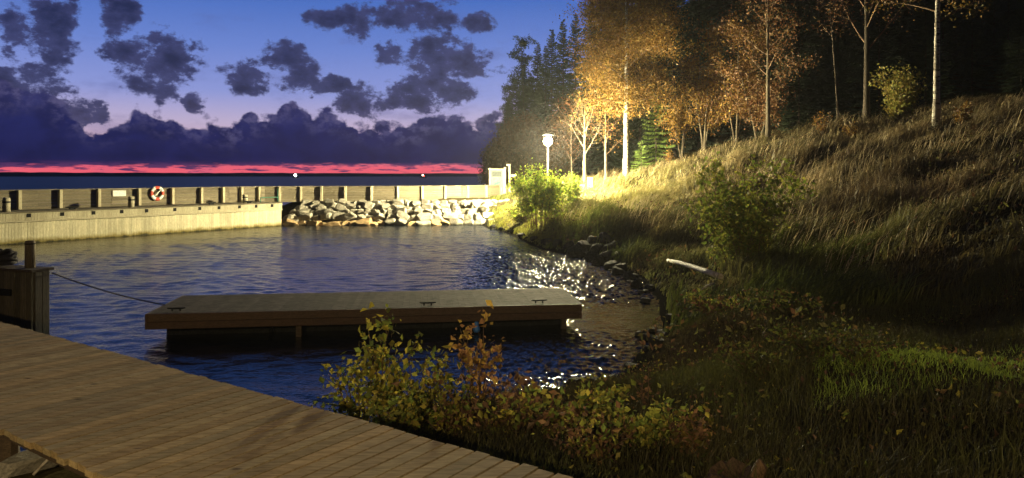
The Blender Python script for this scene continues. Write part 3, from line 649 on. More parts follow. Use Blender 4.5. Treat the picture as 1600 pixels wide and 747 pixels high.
# ------------------------------------------------------------------ leaves
def leaf_cloud(P, size, cols, rs, tilt=1.0, aspect=.6, jitter=.45, down=0.0):
    """one small folded leaf (two quads) per point P"""
    n = len(P); d = rs.normal(size=(n, 3)); d[:, 2] = d[:, 2] * tilt - down; d /= np.linalg.norm(d, axis=1)[:, None]
    e = np.cross(d, rs.normal(size=(n, 3))); e /= np.linalg.norm(e, axis=1)[:, None] + 1e-9; nn = np.cross(d, e)
    s = size * np.exp(rs.normal(0, jitter * .8, n)).clip(.35, 1.6)[:, None]; w = s * aspect * .5
    base = P; tip = P + d * s + nn * s * rs.uniform(-.3, .3, (n, 1)); ml = P + d * s * .45 + e * w + nn * w * .35; mr = P + d * s * .45 - e * w + nn * w * .35; mt = P + d * s * .75
    V = np.stack([base, ml, tip, mr], 1).reshape(-1, 3)
    i = np.arange(n)[:, None] * 4
    T = np.concatenate([i + [0, 1, 2], i + [0, 2, 3]])
    cols = np.asarray(cols); k = rs.integers(0, len(cols), n); c = cols[k] * rs.uniform(.7, 1.25, (n, 1))
    return V, T, np.repeat(c, 4, 0)

def limb_tree(seed, height, r0, crown0, limb_len, nlimb, nleaf, leaf_size, cols, bark, up=.5, lean=(0, 0), sub=5, sigma=.35, droop=0, fork=None, taper=1.0, twig=True, core=0):
    """trunk mesh and crown mesh (limbs + leaves), base at the origin"""
    rs = np.random.default_rng(seed); tr = MB(); br = MB(); pts = []
    m = 9; tz = np.linspace(0, 1, m); P = np.stack([lean[0] * tz ** 1.5 + .03 * height * .2 * np.cumsum(rs.normal(0, .25, m)) * tz, lean[1] * tz ** 1.5 + .03 * height * .2 * np.cumsum(rs.normal(0, .25, m)) * tz, tz * height - .15], -1)
    rad = r0 * (1 - .93 * tz ** taper); rad[0] *= 1.35
    tr.tube(P, np.maximum(rad, .012), 9)
    for k in range(nlimb):
        f = crown0 + (1 - crown0) * ((k + rs.uniform(0, .8)) / nlimb) ** .9; f = min(f, .97)
        base = np.array([np.interp(f, tz, P[:, c]) for c in range(3)]); az = k * 2.4 + rs.uniform(-.5, .5)
        rel = (f - crown0) / (1 - crown0); L = limb_len * (.35 + .65 * math.sin(math.pi * min(1, .22 + .78 * rel) ** .9) if rel < .98 else .3) * rs.uniform(.7, 1.2); L = max(L, limb_len * .18)
        d = np.array([math.cos(az), math.sin(az), up + rs.uniform(-.15, .3)]); d /= np.linalg.norm(d); s = np.linspace(0, 1, 6)[:, None]
        side = np.cross(d, [0, 0, 1]) * rs.uniform(-.2, .2)
        Q = base + d * L * s + np.array([0, 0, 1]) * (L * (.22 * s ** 2 - droop * s ** 2.2)) + side * L * s ** 2
        rb = max(.012, np.interp(f, tz, rad) * .5); br.tube(Q, np.linspace(rb, .008, 6), 5, cap=False)
        for j in range(sub):
            g = rs.uniform(.35, 1); b = np.array([np.interp(g, s[:, 0], Q[:, c]) for c in range(3)]); dd = d + rs.normal(0, .6, 3); dd /= np.linalg.norm(dd); l2 = L * rs.uniform(.2, .45)
            E = b + dd * l2 * np.linspace(0, 1, 4)[:, None] - np.array([0, 0, 1]) * l2 * droop * np.linspace(0, 1, 4)[:, None] ** 2
            if twig: br.tube(E, np.linspace(max(.007, rb * .35), .004, 4), 4, cap=False)
            pts.append(E[1:]); 
        pts.append(Q[2:])
    pts = np.concatenate(pts); c = pts[rs.integers(0, len(pts), nleaf)] + rs.normal(0, sigma, (nleaf, 3)) * (1, 1, .8)
    if core:
        f = rs.uniform(crown0 * .9, 1, core); a = rs.uniform(0, 6.283, core); q = rs.uniform(.3, 1.5, core)
        c = np.vstack([c, np.stack([np.interp(f, tz, P[:, 0]) + q * np.cos(a), np.interp(f, tz, P[:, 1]) + q * np.sin(a), np.interp(f, tz, P[:, 2])], -1)])
    lv = MB(); V, T, K = leaf_cloud(c, leaf_size, cols, rs, down=.3); lv.add(V, None, T, K)
    return tr.mesh('trunk', True), br.mesh('limbs', True), lv.mesh('crown')

ORANGE = [(.20, .105, .015), (.23, .13, .018), (.17, .085, .014), (.14, .085, .016), (.25, .16, .022)]
YELLOW = [(.12, .095, .015), (.10, .085, .014), (.085, .08, .014), (.12, .08, .014)]
GREEN = [(.16, .22, .04), (.12, .18, .035), (.22, .26, .05), (.30, .30, .05)]
RUSSET = [(.12, .05, .018), (.15, .07, .02), (.11, .05, .018), (.14, .085, .025)]
def tree(name, label, pos, meshes, bark, group=None, rz=0, sc=1.0, cat='tree', crown='crown', limbs=None):
    t = thing(name, label, cat, pos, group, rz); t.scale = (sc, sc, sc)
    a, b, c = meshes
    tr = link('trunk', a, bark, t); link('limbs', b, limbs or M['twig'], tr); link(crown, c, M['leaf'], t)
    return t
def gpos(px, Y): x = wx(px, Y); return np.array([x, Y, h1(x, Y) - .05])

# main autumn birch by the lamp
tree('birch_tree', 'tall autumn birch with a huge orange crown beside the lamp', gpos(978, 45), limb_tree(11, 17.5, .19, .27, 3.5, 64, 90000, .105, ORANGE, None, up=.5, sub=9, sigma=.42, droop=.5, core=16000), M['birch'])
tree('young_tree', 'slim pale trunked tree with forked top left of the birch', gpos(913, 47), limb_tree(12, 5.6, .15, .38, 2.0, 14, 1000, .10, YELLOW + RUSSET, None, up=1.1, sub=6, sigma=.3), M['bark'], limbs=M['bark'])
tree('young_tree', 'small orange leaved tree with side shoots between the birch and the forked tree', gpos(946, 47.5), limb_tree(13, 6.4, .11, .3, 1.7, 18, 1700, .11, RUSSET + ORANGE, None, up=.7, sub=6, sigma=.3), M['bark'])
tree('young_tree', 'thin orange tree behind the lamp standing left of the forked tree', gpos(893, 52), limb_tree(14, 6.0, .06, .25, 1.8, 18, 900, .11, RUSSET, None, up=.7, sub=6, sigma=.35), M['bark'])
# multi-stem rowans on the ridge
def rowan(seed, n, hmin, hmax, spread, nleaf, cols):
    rs = np.random.default_rng(seed); tr = MB(); br = MB(); pts = []
    for k in range(n):
        az = k * 2.4 + rs.uniform(-.4, .4); hh = rs.uniform(hmin, hmax); s = np.linspace(0, 1, 8)[:, None]
        Q = np.array([math.cos(az), math.sin(az), 0]) * spread * rs.uniform(.4, 1.1) * s ** 1.3 + np.array([0, 0, 1]) * hh * s + np.cumsum(rs.normal(0, .05, (8, 3)), 0) * s
        tr.tube(Q + (0, 0, -.1), np.linspace(rs.uniform(.05, .09), .012, 8), 6)
        for j in range(12):
            g = rs.uniform(.3, 1); b = np.array([np.interp(g, s[:, 0], Q[:, c]) for c in range(3)]); d = rs.normal(0, 1, 3); d[2] = abs(d[2]) * .6 + .2; d /= np.linalg.norm(d); E = b + d * rs.uniform(.5, 1.5) * np.linspace(0, 1, 4)[:, None]
            br.tube(E, np.linspace(.016, .005, 4), 4, cap=False); pts.append(E[1:])
    pts = np.concatenate(pts); c = pts[rs.integers(0, len(pts), nleaf)] + rs.normal(0, .28, (nleaf, 3)); lv = MB(); V, T, K = leaf_cloud(c, .13, cols, rs, down=.3); lv.add(V, None, T, K)
    return tr.mesh('trunk', True), br.mesh('limbs', True), lv.mesh('crown')
for k, (px, Y, n, h0, h1_, sp, nl, cols, lab) in enumerate((
        (1064, 48, 3, 4.5, 7, 1.3, 2600, ORANGE, 'bent thin stemmed tree on the ridge just right of the big birch'),
        (1100, 47, 3, 6, 9, 1.6, 4200, ORANGE + RUSSET, 'many stemmed rowan with rusty crown right of the bent tree'),
        (1150, 45, 4, 6, 9.5, 1.8, 5200, RUSSET + ORANGE, 'broad many stemmed rowan with dull red leaves on the ridge'),
        (1185, 43, 3, 3.5, 6, 1.3, 2600, RUSSET, 'low red brown rowan left of the pale slim trunk on the ridge'))):
    tree('rowan_tree', lab, gpos(px, Y), rowan(30 + k, n, h0, h1_, sp, int(nl * 1.5), cols), M['rowan_bark'], 'rowans along the ridge')
tree('slim_tree', 'slim tree with a straight pale trunk right of the rowans', gpos(1200, 40), limb_tree(41, 12, .13, .25, 2.2, 26, 4800, .12, RUSSET, None, up=.6), M['rowan_bark'])
tree('forked_tree', 'dim tree with forking bare limbs in the dark part of the ridge', gpos(1354, 37), limb_tree(42, 13, .19, .28, 3.2, 18, 1600, .12, RUSSET, None, up=1.0, taper=.8), M['dark_bark'])
tree('thin_tree', 'very thin leaning trunk in the dark wood between slim and forked trees', gpos(1310, 41), limb_tree(43, 11, .07, .5, 1.4, 14, 800, .12, RUSSET, None, up=.8, lean=(-.8, 0)), M['dark_bark'])
tree('birch_tree', 'lone birch with a white flecked trunk at the right on the ridge', gpos(1463, 30), limb_tree(44, 13, .15, .34, 2.6, 26, 3800, .11, ORANGE + YELLOW, None, up=.45, droop=.35, lean=(.1, 0), sigma=.28), M['birch'])

# spruces and pines
def spruce(seed, hgt, rad, cols, base=.08, dense=1.0, r0=.16, un=1.0):
    rs = np.random.default_rng(seed); tr = MB(); tr.tube([(0, 0, -.3), (0, 0, hgt * .5), (0, 0, hgt * .98)], [r0, r0 * .55, .02], 7)
    V = []; K = []; nb = 0; z = base * hgt
    while z < hgt * .99:
        f = (z - base * hgt) / (hgt * (1 - base)); L0 = rad * (1 - f) ** .85 * (.55 + .45 * min(1, f * 6)) + .12 * un; nbr = int(rs.integers(5, 9) * dense)
        for k in range(nbr):
            if rs.random() < .1: continue
            az = rs.uniform(0, 6.283); L = L0 * rs.uniform(.55, 1.15); d = np.array([math.cos(az), math.sin(az), 0]); sd = np.array([-d[1], d[0], 0]); ns = max(4, int(L / (.22 * un)))
            s = np.linspace(.08, 1, ns); drop = -L * (.38 * (1 - f) ** .7) * s ** 1.3 + L * .16 * s ** 3 + (.25 * f) * L * s
            C0 = d * (L * s)[:, None] + np.array([0, 0, 1]) * (z + drop)[:, None]
            for sgn in (-1, 1):
                w = L * .36 * (1 - .7 * s) * (.6 + .4 * un) + .14 * un; dirn = sd * sgn * .8 + d * .55
                jit = rs.uniform(.6, 1.3, ns); tip = C0 + dirn * (w * jit)[:, None] + np.array([0, 0, 1]) * (-.12 * un - w * rs.uniform(.05, .45, ns))[:, None]
                a = C0 - d * (L / ns * .6); b = C0 + d * (L / ns * .6); V.append(np.stack([a, b, tip], 1).reshape(-1, 3)); K.append(np.repeat(np.array(cols)[rs.integers(0, len(cols), ns)] * rs.uniform(.7, 1.25, (ns, 1)), 3, 0))
            # hanging tail of needles
            tip = C0 + np.array([0, 0, -1]) * un * (.14 + .1 * rs.random(ns))[:, None] + d * .06; V.append(np.stack([C0 - d * L / ns * .7, C0 + d * L / ns * .7, tip], 1).reshape(-1, 3)); K.append(np.repeat(np.array(cols)[rs.integers(0, len(cols), ns)], 3, 0))
        z += .30 * un * (1 + .4 * (1 - f)) / dense
    V = np.concatenate(V); K = np.concatenate(K); me = mesh_np('crown', V, None, np.arange(len(V)).reshape(-1, 3), K)
    return tr.mesh('trunk', True), me
NEED = [(.035, .055, .028), (.03, .045, .025), (.045, .06, .03)]
sp = [spruce(60 + k, h_, r_, NEED, b_, d_) for k, (h_, r_, b_, d_) in enumerate(((20, 3.0, .03, 1.25), (22, 3.4, .04, 1.2), (18, 2.5, .03, 1.25), (24, 3.8, .04, 1.2)))]
def spr(label, px, Y, top, k, group=None, rz=None, z=None, wide=1.0):
    x = wx(px, Y); z = h1(x, Y) - .2; hh = wz(top, Y) - z; h0 = (20, 22, 18, 24)[k]; s = hh / h0
    t = thing('spruce_tree', label, 'tree', (x, Y, z), group, random.uniform(0, 6.28) if rz is None else rz); t.scale = (s * wide, s * wide, s)
    link('trunk', sp[k][0], M['dark_bark'], t); link('crown', sp[k][1], M['needle'], t); return t
def pine(seed, hgt):
    rs = np.random.default_rng(seed); tr = MB(); br = MB(); tr.tube([(0, 0, -.3), (.1, 0, hgt * .5), (-.1, .1, hgt * .97)], [.2, .13, .03], 7); pts = []
    for k in range(34):
        f = rs.uniform(.28, .98); z = hgt * f; az = k * 2.4; L = (2.6 * (1 - f) ** .6 + .5) * rs.uniform(.5, 1.15); d = np.array([math.cos(az), math.sin(az), .15]); E = np.array([0, 0, z]) + d * L * np.linspace(0, 1, 5)[:, None] + np.array([0, 0, .25]) * L * np.linspace(0, 1, 5)[:, None] ** 2
        br.tube(E, np.linspace(.05, .012, 5), 4, cap=False)
        for j in range(4): pts.append(E[rs.integers(1, 5)] + rs.normal(0, .25, 3))
    pts = np.array(pts); n = 9000; c = pts[rs.integers(0, len(pts), n)] + rs.normal(0, .24, (n, 3)) * (1, 1, .6); lv = MB(); V, T, K = leaf_cloud(c, .3, NEED, rs, aspect=.25); lv.add(V, None, T, K)
    return tr.mesh('trunk', True), br.mesh('limbs', True), lv.mesh('crown')
pm = pine(80, 19)
def pin(label, px, Y, top, rz):
    x = wx(px, Y); z = h1(x, Y) - .2; s = (wz(top, Y) - z) / 19; t = thing('pine_tree', label, 'tree', (x, Y, z), None, rz); t.scale = (s * .95, s * .95, s)
    tr = link('trunk', pm[0], M['dark_bark'], t); link('limbs', pm[1], M['dark_bark'], tr); link('crown', pm[2], M['needle'], t)
pin('open crowned pine standing out against the sky at the left end of the wood', 816, 84, 56, 0)
pin('shorter pine leaning at the far left edge of the wood by the sea', 796, 90, 130, 2)
for a in ((806, 92, 120, 0, 'shadowy spruce rising between the two pines'), (828, 90, 110, 0, 'lower spruce under the pointed tops right of the pine'), (782, 88, 205, 2, 'short spruce nearest the sea at the wood edge'), (792, 82, 150, 1, 'broad dark spruce behind the signpost at the left end of the wood'), (818, 80, 100, 3, 'broad dark spruce behind the lamp glow on its left'), (852, 76, 70, 1, 'broad dark spruce straight above the lamp head'), (840, 86, 64, 2, 'narrow pointed spruce just right of the pine against the sky'), (862, 80, 42, 0, 'tall spruce second in the row of pointed tops above the lamp'), (880, 78, 28, 2, 'spruce with twin looking slim tip above the lamp'), (899, 74, 18, 0, 'tall dark spruce rising left of the orange birch crown'), (924, 70, -30, 1, 'very tall spruce behind the left side of the orange birch'), (950, 68, -60, 3, 'tallest dark spruce directly behind the orange birch'), (1000, 68, -70, 1, 'dark spruce behind the right half of the orange birch'), (1030, 74, -20, 0, 'dark spruce just right of the orange birch top')):
    spr(a[4], a[0], a[1], a[2], a[3])
k = 0
for Y, xs_, tops in ((80, range(830, 960, 22), (110, 150)), (62, range(1050, 1760, 52), (-90, -20)), (70, range(1030, 1780, 44), (-110, -10)), (84, range(960, 1800, 48), (-120, -40)), (56, range(1240, 1780, 70), (-60, 0))):
    for px in xs_:
        p = px + random.uniform(-12, 12); yy = Y + random.uniform(-3, 3); k += 1
        if Y == 56 and wx(p, yy) < 15: continue
        spr('dark spruce standing unlit in the wood behind the ridge' if Y != 80 else 'lower dark spruce filling the edge of the wood above the lamp', p, yy, random.uniform(*tops), random.randrange(4), 'dark spruces of the wood' if Y != 80 else 'lower spruces above the lamp', wide=1.25)
# young lit spruce
ys = spruce(90, 2.3, .85, [(.10, .16, .035), (.14, .19, .04)], 0.03, 1.0, .04, un=.3)
x = wx(1002, 47.5); t = thing('young_spruce', 'small yellow green spruce glowing just right of the birch trunk', 'tree', (x, 47.5, h1(x, 47.5))); link('trunk', ys[0], M['dark_bark'], t); link('crown', ys[1], M['needle'], t)
x = wx(1025, 52); t = thing('young_spruce', 'dim mid sized spruce behind the small glowing one', 'tree', (x, 52, h1(x, 52))); t.scale = (2.2, 2.2, 2.6); link('trunk', ys[0], M['dark_bark'], t); link('crown', ys[1], M['needle'], t)
# dim deciduous trees at the left edge behind the lamp
DIM = [(.055, .036, .014), (.065, .043, .015), (.04, .036, .015)]
for k, (px, Y, top, lab) in enumerate(((778, 78, 225, 'leftmost low leafy tree of the wood by the sea'), (800, 72, 198, 'leafy tree behind the signpost at the wood edge'), (826, 68, 188, 'thin leafy tree just left of the lamp glow'), (848, 66, 205, 'leafy tree directly behind the lamp head'), (872, 60, 190, 'bare looking leafy tree right of the lamp head'), (770, 84, 240, 'lowest shrub like tree at the far left end of the wood'))):
    x = wx(px, Y); z = h1(x, Y); hh = wz(top, Y) - z; tree('leafy_tree', lab, (x, Y, z), limb_tree(100 + k, hh, .1, .12, hh * .26, 24, 5200, .2, DIM, None, up=.7, sub=6, sigma=.45), M['dark_bark'], 'leafy trees at the wood edge')

# ------------------------------------------------------------------ shrubs
def shrub(seed, hgt, spread, nstem, nleaf, size, cols, stem_r=.012, leaf_from=.25, sigma=.07, lean=(0, 0), base=.12, side=5):
    rs = np.random.default_rng(seed); st = MB(); pts = []
    for k in range(nstem):
        az = rs.uniform(0, 6.283); hh = hgt * rs.uniform(.6, 1.05); s = np.linspace(0, 1, 7)[:, None]; sp_ = spread * rs.uniform(.2, 1)
        Q = np.array([math.cos(az), math.sin(az), 0]) * (base * spread * rs.uniform(.3, 1) + sp_ * s ** 1.4) + np.array([0, 0, 1]) * hh * s + np.array([lean[0], lean[1], 0]) * s ** 1.6 + np.cumsum(rs.normal(0, .02 * hgt, (7, 3)), 0) * s
        st.tube(Q + (0, 0, -.05), np.linspace(stem_r, stem_r * .3, 7), 5, cap=False)
        for j in range(side):
            g = rs.uniform(leaf_from, 1); b = np.array([np.interp(g, s[:, 0], Q[:, c]) for c in range(3)]); d = rs.normal(0, 1, 3); d[2] = abs(d[2]) * .8 + .1; d /= np.linalg.norm(d); E = b + d * hgt * rs.uniform(.08, .22) * np.linspace(0, 1, 4)[:, None]; st.tube(E, np.linspace(stem_r * .45, stem_r * .2, 4), 4, cap=False); pts.append(E[1:])
        pts.append(Q[int(leaf_from * 6) + 1:])
    pts = np.concatenate(pts); c = pts[rs.integers(0, len(pts), nleaf)] + rs.normal(0, sigma, (nleaf, 3)); lv = MB(); V, T, K = leaf_cloud(c, size, cols, rs, down=.35, aspect=.62); lv.add(V, None, T, K)
    return st.mesh('stems', True), lv.mesh('foliage')
def bush(name, label, pos, meshes, group=None, cat='bush'):
    t = thing(name, label, cat, pos, group); link('stems', meshes[0], M['twig'], t); link('foliage', meshes[1], M['leaf'], t); return t
BRIGHT = [(.20, .28, .03), (.26, .32, .035), (.32, .34, .04), (.15, .22, .03)]
x, y = wx(846, 35), 35.0; bush('willow_bush', 'big green yellow bush hiding the foot of the lamp', (x, y, h1(x, y)), shrub(201, 2.75, .75, 40, 5200, .11, BRIGHT, .016, .3, .15, base=1.1))
x, y = wx(884, 38), 38.0; bush('willow_bush', 'smaller bright green bush touching the right of the lamp bush', (x, y, h1(x, y)), shrub(202, 1.7, .5, 18, 2000, .11, BRIGHT, .013, .2, .13, base=1.0))
x, y = wx(815, 38.5), 38.5; bush('low_bush', 'low yellow bush on the bank left of the lamp bush', (x, y, h1(x, y)), shrub(203, .8, .7, 14, 1500, .10, BRIGHT + YELLOW, .01, .1, .14))
q = hit(1160, 418); bush('hill_bush', 'tall leafy green bush on the slope above the pale log', q, shrub(204, wz(262, q[1]) - q[2], 1.25, 30, 5600, .105, [(.14, .19, .03), (.19, .22, .035), (.25, .24, .04)], .013, .1, .10, side=10, base=.4))
x, y = wx(1405, 36), 36; bush('ridge_bush', 'round bush on the dark ridge left of the lone birch', (x, y, h1(x, y)), shrub(205, 2.7, 1.2, 24, 3600, .13, [(.2, .2, .04), (.26, .2, .045)], .015, .1, .2))
for k, (px, Y, hg, lab) in enumerate(((1284, 35.5, 1.1, 'reddish sapling on the crest below the dark wood'), (1045, 46, .9, 'little brown sapling by the bent tree on the ridge'), (1500, 29, .9, 'small sapling right of the lone birch trunk'), (1330, 34.5, .7, 'small twiggy bush on the crest left of the forked tree'))):
    x = wx(px, Y); bush('sapling', lab, (x, Y, h1(x, Y)), shrub(210 + k, hg, .35, 6, 260, .10, RUSSET + ORANGE, .008, .2, .08), 'saplings on the crest')
FY = [(.27, .25, .035), (.36, .29, .035), (.19, .21, .03), (.13, .165, .028), (.38, .31, .045)]
FG = [(.13, .17, .03), (.18, .21, .035), (.24, .24, .04), (.34, .28, .05)]
FD = [(.07, .09, .016), (.09, .10, .02), (.11, .10, .02), (.10, .06, .02)]
FR = [(.19, .095, .045), (.16, .085, .04), (.22, .13, .045), (.13, .07, .035)]
for k, (px, top, Y, sp_, ns, nl, sz, cols, lab) in enumerate((
        (505, 632, 8.4, .22, 4, 40, .075, FG, 'small dark green shrub at the left end of the foreground bushes'),
        (560, 530, 7.3, .34, 6, 170, .085, FY, 'yellow green shrub reaching up in front of the dock left side'),
        (600, 497, 7.0, .32, 6, 190, .085, FY, 'tallest yellow leaved shrub in front of the dock'),
        (655, 560, 6.7, .38, 8, 260, .08, FY, 'bushy yellow shrub right of the tallest foreground shrub'),
        (625, 625, 6.2, .40, 8, 240, .07, FG + FY, 'low mixed green shrub at the boardwalk edge'),
        (700, 600, 6.4, .34, 8, 220, .065, FY + FR, 'low yellow and brown shrub in front of the blue buoy'),
        (745, 515, 7.5, .26, 6, 120, .085, [(.36, .2, .05), (.42, .27, .05), (.3, .15, .06)], 'thin orange shrub below the blue buoy'),
        (795, 596, 7.6, .24, 5, 45, .075, FR, 'reddish shrub at the left end of the glittering water'),
        (840, 650, 7.2, .30, 6, 60, .085, FR, 'brown leaved shrub covering the glittering water'),
        (780, 664, 6.2, .42, 9, 280, .065, FR + FY, 'low tangled shrub above the right end of the boardwalk'),
        (880, 668, 6.1, .42, 9, 280, .07, FR + FG, 'low brown green shrub right of the tangled one'),
        (945, 668, 6.2, .38, 9, 260, .07, FG + FY, 'green shrub standing below the right end of the glitter'),
        (1010, 565, 7.0, .15, 3, 22, .05, FR, 'sparse dark thin stemmed shrub at the shore right of the glitter'),
        (1005, 668, 5.6, .34, 10, 320, .06, FG, 'bright green low shrub at the bottom right of the boardwalk'),
        (930, 690, 5.3, .32, 9, 240, .055, FR + FG, 'small shrub beside the last planks of the boardwalk'),
        (1075, 680, 5.4, .32, 8, 200, .055, FR + YELLOW, 'small straw coloured shrub left of the stump'),
        (1270, 520, 8.0, .60, 14, 420, .055, FD, 'leafy green shrub left of the lit grass strip'),
        (1180, 580, 7.6, .50, 11, 300, .05, FD, 'darker green shrub between the shore and the lit grass'),
        (1340, 580, 7.2, .36, 9, 150, .05, FD, 'small shrub at the near side of the lit grass'),
        (1225, 470, 12, .7, 12, 380, .07, FD, 'rounded dim green bush on the lower slope'),
        (1120, 470, 14, .7, 12, 460, .09, FR + FG, 'low brown bush beneath the pale log'))):
    x = wx(px, Y); z0 = h1(x, Y); hg = max(.3, wz(top, Y) - z0)
    bush('shrub', lab, (x, Y, z0), shrub(300 + k, hg * 1.06, sp_ * 1.1, int(ns * 1.4), int(nl * 2.5), sz * .82, cols, .006 + .003 * hg, .15, .055), 'wild shrubs in the foreground')

# ------------------------------------------------------------------ grass
def grass(name, label, x, y, hgt, width, col, rs, lean=.35, wind=(.5, .15)):
    n = len(x); z = H(x, y) - .02; az = rs.uniform(0, 6.283, n); fx, fy = np.cos(az), np.sin(az)
    lx = rs.normal(0, lean, n) + wind[0] * rs.uniform(.3, 1.2, n); ly = rs.normal(0, lean, n) + wind[1] * rs.uniform(0, 1.2, n)
    wa = (fbm(x * .3, y * .3, 113) - .5) * 5.0; wl = .25 + 1.0 * fbm(x * .7, y * .7, 117); c_, s_2 = np.cos(wa), np.sin(wa); lx, ly = lx + wl * wind[0] * c_, ly + wl * wind[0] * s_2
    B = np.stack([x, y, z], -1); wv_ = np.stack([fx, fy, fx * 0], -1) * (width * .5)[:, None]
    m = B + np.stack([lx * .3 * hgt, ly * .3 * hgt, .55 * hgt], -1); tp = B + np.stack([lx * hgt, ly * hgt, hgt * (1 - .25 * np.minimum(1, np.abs(lx)))], -1)
    V = np.stack([B - wv_, B + wv_, m + wv_ * .75, m - wv_ * .75, tp], 1).reshape(-1, 3); i = np.arange(n)[:, None] * 5
    me = mesh_np(name, V, i + [0, 1, 2, 3], i + [3, 2, 4], np.repeat(col, 5, 0))
    return tag(link(name, me, M['grass']), label, 'grass', kind='stuff')
def scatter(n, x0, x1, y0, y1, cond, rs):
    x = rs.uniform(x0, x1, n); y = rs.uniform(y0, y1, n); k = cond(x, y); return x[k], y[k]
def deck_d(x, y): return (x - E0[0]) * Np[0] + (y - E0[1]) * Np[1]      # signed distance beyond the far edge
rs = np.random.default_rng(5)
STRAW = np.array([.44, .35, .17]); STRAW2 = np.array([.20, .13, .065]); LUSH = np.array([.10, .145, .022]); OLIVE = np.array([.13, .125, .03]); BROWN = np.array([.085, .045, .024])
def colour(x, y, rs, wet):
    n = fbm(x * .22, y * .22, 31)[:, None]; m = fbm(x * .6, y * .6, 37)[:, None]; w = wet[:, None]
    a = STRAW * (1 - m) + STRAW2 * m; b = LUSH * (1 - m) + OLIVE * m; k = np.clip((w + (n - .5) * 1.6), 0, 1)
    c = a * (1 - k) + b * k; br = np.clip((m - .55) * 4, 0, 1) * .6; c = c * (1 - br) + BROWN * br; d = np.clip((fbm(x * .9, y * .9, 57)[:, None] - .42) * 5, .25, 1); c = c * (.35 + .65 * d)
    g = np.clip(1.25 - np.hypot(x - 1.8, y - 39) / 8.5, 0, 1)[:, None]; c = c * (1 - .75 * g) + np.array([.30, .29, .05]) * (.7 + .6 * m) * .75 * g  # pool of lamplight put into the grass colour: paler yellow green round the lamp
    c = c * (1 - .45 * np.clip((x - 9) / 6, 0, 1) * np.clip((fbm(x * .25, y * .25, 161) - .3) * 4, 0, 1))[:, None]  # right hillside darkened: its shade is put into the grass colour
    return c * rs.uniform(.65, 1.3, (len(x), 1))
# hillside
def onland(x, y): return (H0(x, y) > .05) & (x > -1.5 + .0 * y) & (np.abs(x / y) < .98)
x, y = scatter(480000, -2, 36, 13, 56, lambda x, y: onland(x, y) & ((fbm(x * .65, y * .65, 131) > .36) | (rs.random(len(x)) < .25)) & (rs.random(len(x)) < np.clip(22 / y, .25, 1) * .75), rs)
tall = np.clip((fbm(x * .8, y * .8, 71) - .28) * 2.0, 0, 1); hz = H0(x, y); wet = np.clip(1.15 - hz / 2.2, 0, 1) + np.clip((40 - np.abs(y - 40) * 2 - x * 4) / 40, 0, .6) * (x < 8)
hgt = (.16 + .80 * tall ** 1.4) * rs.uniform(.6, 1.2, len(x)); hgt *= np.where((np.hypot(x - LX, y - LY) < 4) | (x < 3.0), .55, 1)
la, lb = LOG; dv_ = (lb - la)[:2]; tt = np.clip(((x - la[0]) * dv_[0] + (y - la[1]) * dv_[1]) / (dv_ @ dv_), 0, 1); dl = np.hypot(x - la[0] - tt * dv_[0], y - la[1] - tt * dv_[1]); hgt = np.where((dl < .9) & (y < la[1] + tt * dv_[1] + .2), np.minimum(hgt, .14), hgt)
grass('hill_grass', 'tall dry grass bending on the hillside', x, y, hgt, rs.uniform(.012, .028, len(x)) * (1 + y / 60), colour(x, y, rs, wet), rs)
# pale seed stalks standing above the tufts
x, y = scatter(9000, 0, 28, 15, 48, lambda x, y: onland(x, y) & (H0(x, y) > .8) & (fbm(x * .4, y * .4, 141) > .45), rs)
grass('seed_stalks', 'pale thin seed stalks standing above the hillside grass', x, y, rs.uniform(.6, 1.15, len(x)), rs.uniform(.012, .02, len(x)), np.array([.46, .36, .2]) * rs.uniform(.6, 1.2, (len(x), 1)), rs, .18)
# brown dead weeds in drifts
x, y = scatter(26000, 1, 28, 9, 48, lambda x, y: onland(x, y) & (fbm(x * .5, y * .5, 151) > .55), rs)
P = np.stack([x, y, H(x, y) + rs.uniform(.05, .5, len(x))], -1); V, T, K = leaf_cloud(P, .09, [(.10, .05, .025), (.14, .08, .03), (.07, .06, .02), (.12, .12, .03)], rs, aspect=.5, jitter=.5)
tag(link('weeds', mesh_np('weeds', V, None, T, K), M['leaf']), 'drifts of brown dead weeds on the hillside', 'weeds', kind='stuff')
# foreground
x, y = scatter(170000, -4.5, 13, 3.2, 13, lambda x, y: (H0(x, y) > .06) & (deck_d(x, y) > .10) & (np.abs(x / y) < 1.0), rs)
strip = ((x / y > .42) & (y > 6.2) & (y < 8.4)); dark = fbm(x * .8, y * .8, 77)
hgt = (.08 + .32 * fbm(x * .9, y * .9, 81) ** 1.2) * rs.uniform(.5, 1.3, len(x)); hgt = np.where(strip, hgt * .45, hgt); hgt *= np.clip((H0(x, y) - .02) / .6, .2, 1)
wet = np.where(strip, 1.4, .8 + .3 * (dark - .5)); c = colour(x, y, rs, wet); c = np.where(strip[:, None], c * .4 + np.array([.20, .27, .035]) * rs.uniform(.5, 1.3, (len(x), 1)), c * .6 * (1 - .5 * fbm(x * .7, y * .7, 97)[:, None]) + BROWN * .25)  # short grass strip; its lamplight is put into the brighter green
grass('meadow_grass', 'short grass and weeds covering the near bank', x, y, hgt, rs.uniform(.004, .010, len(x)), c, rs, .45, (.15, 0))
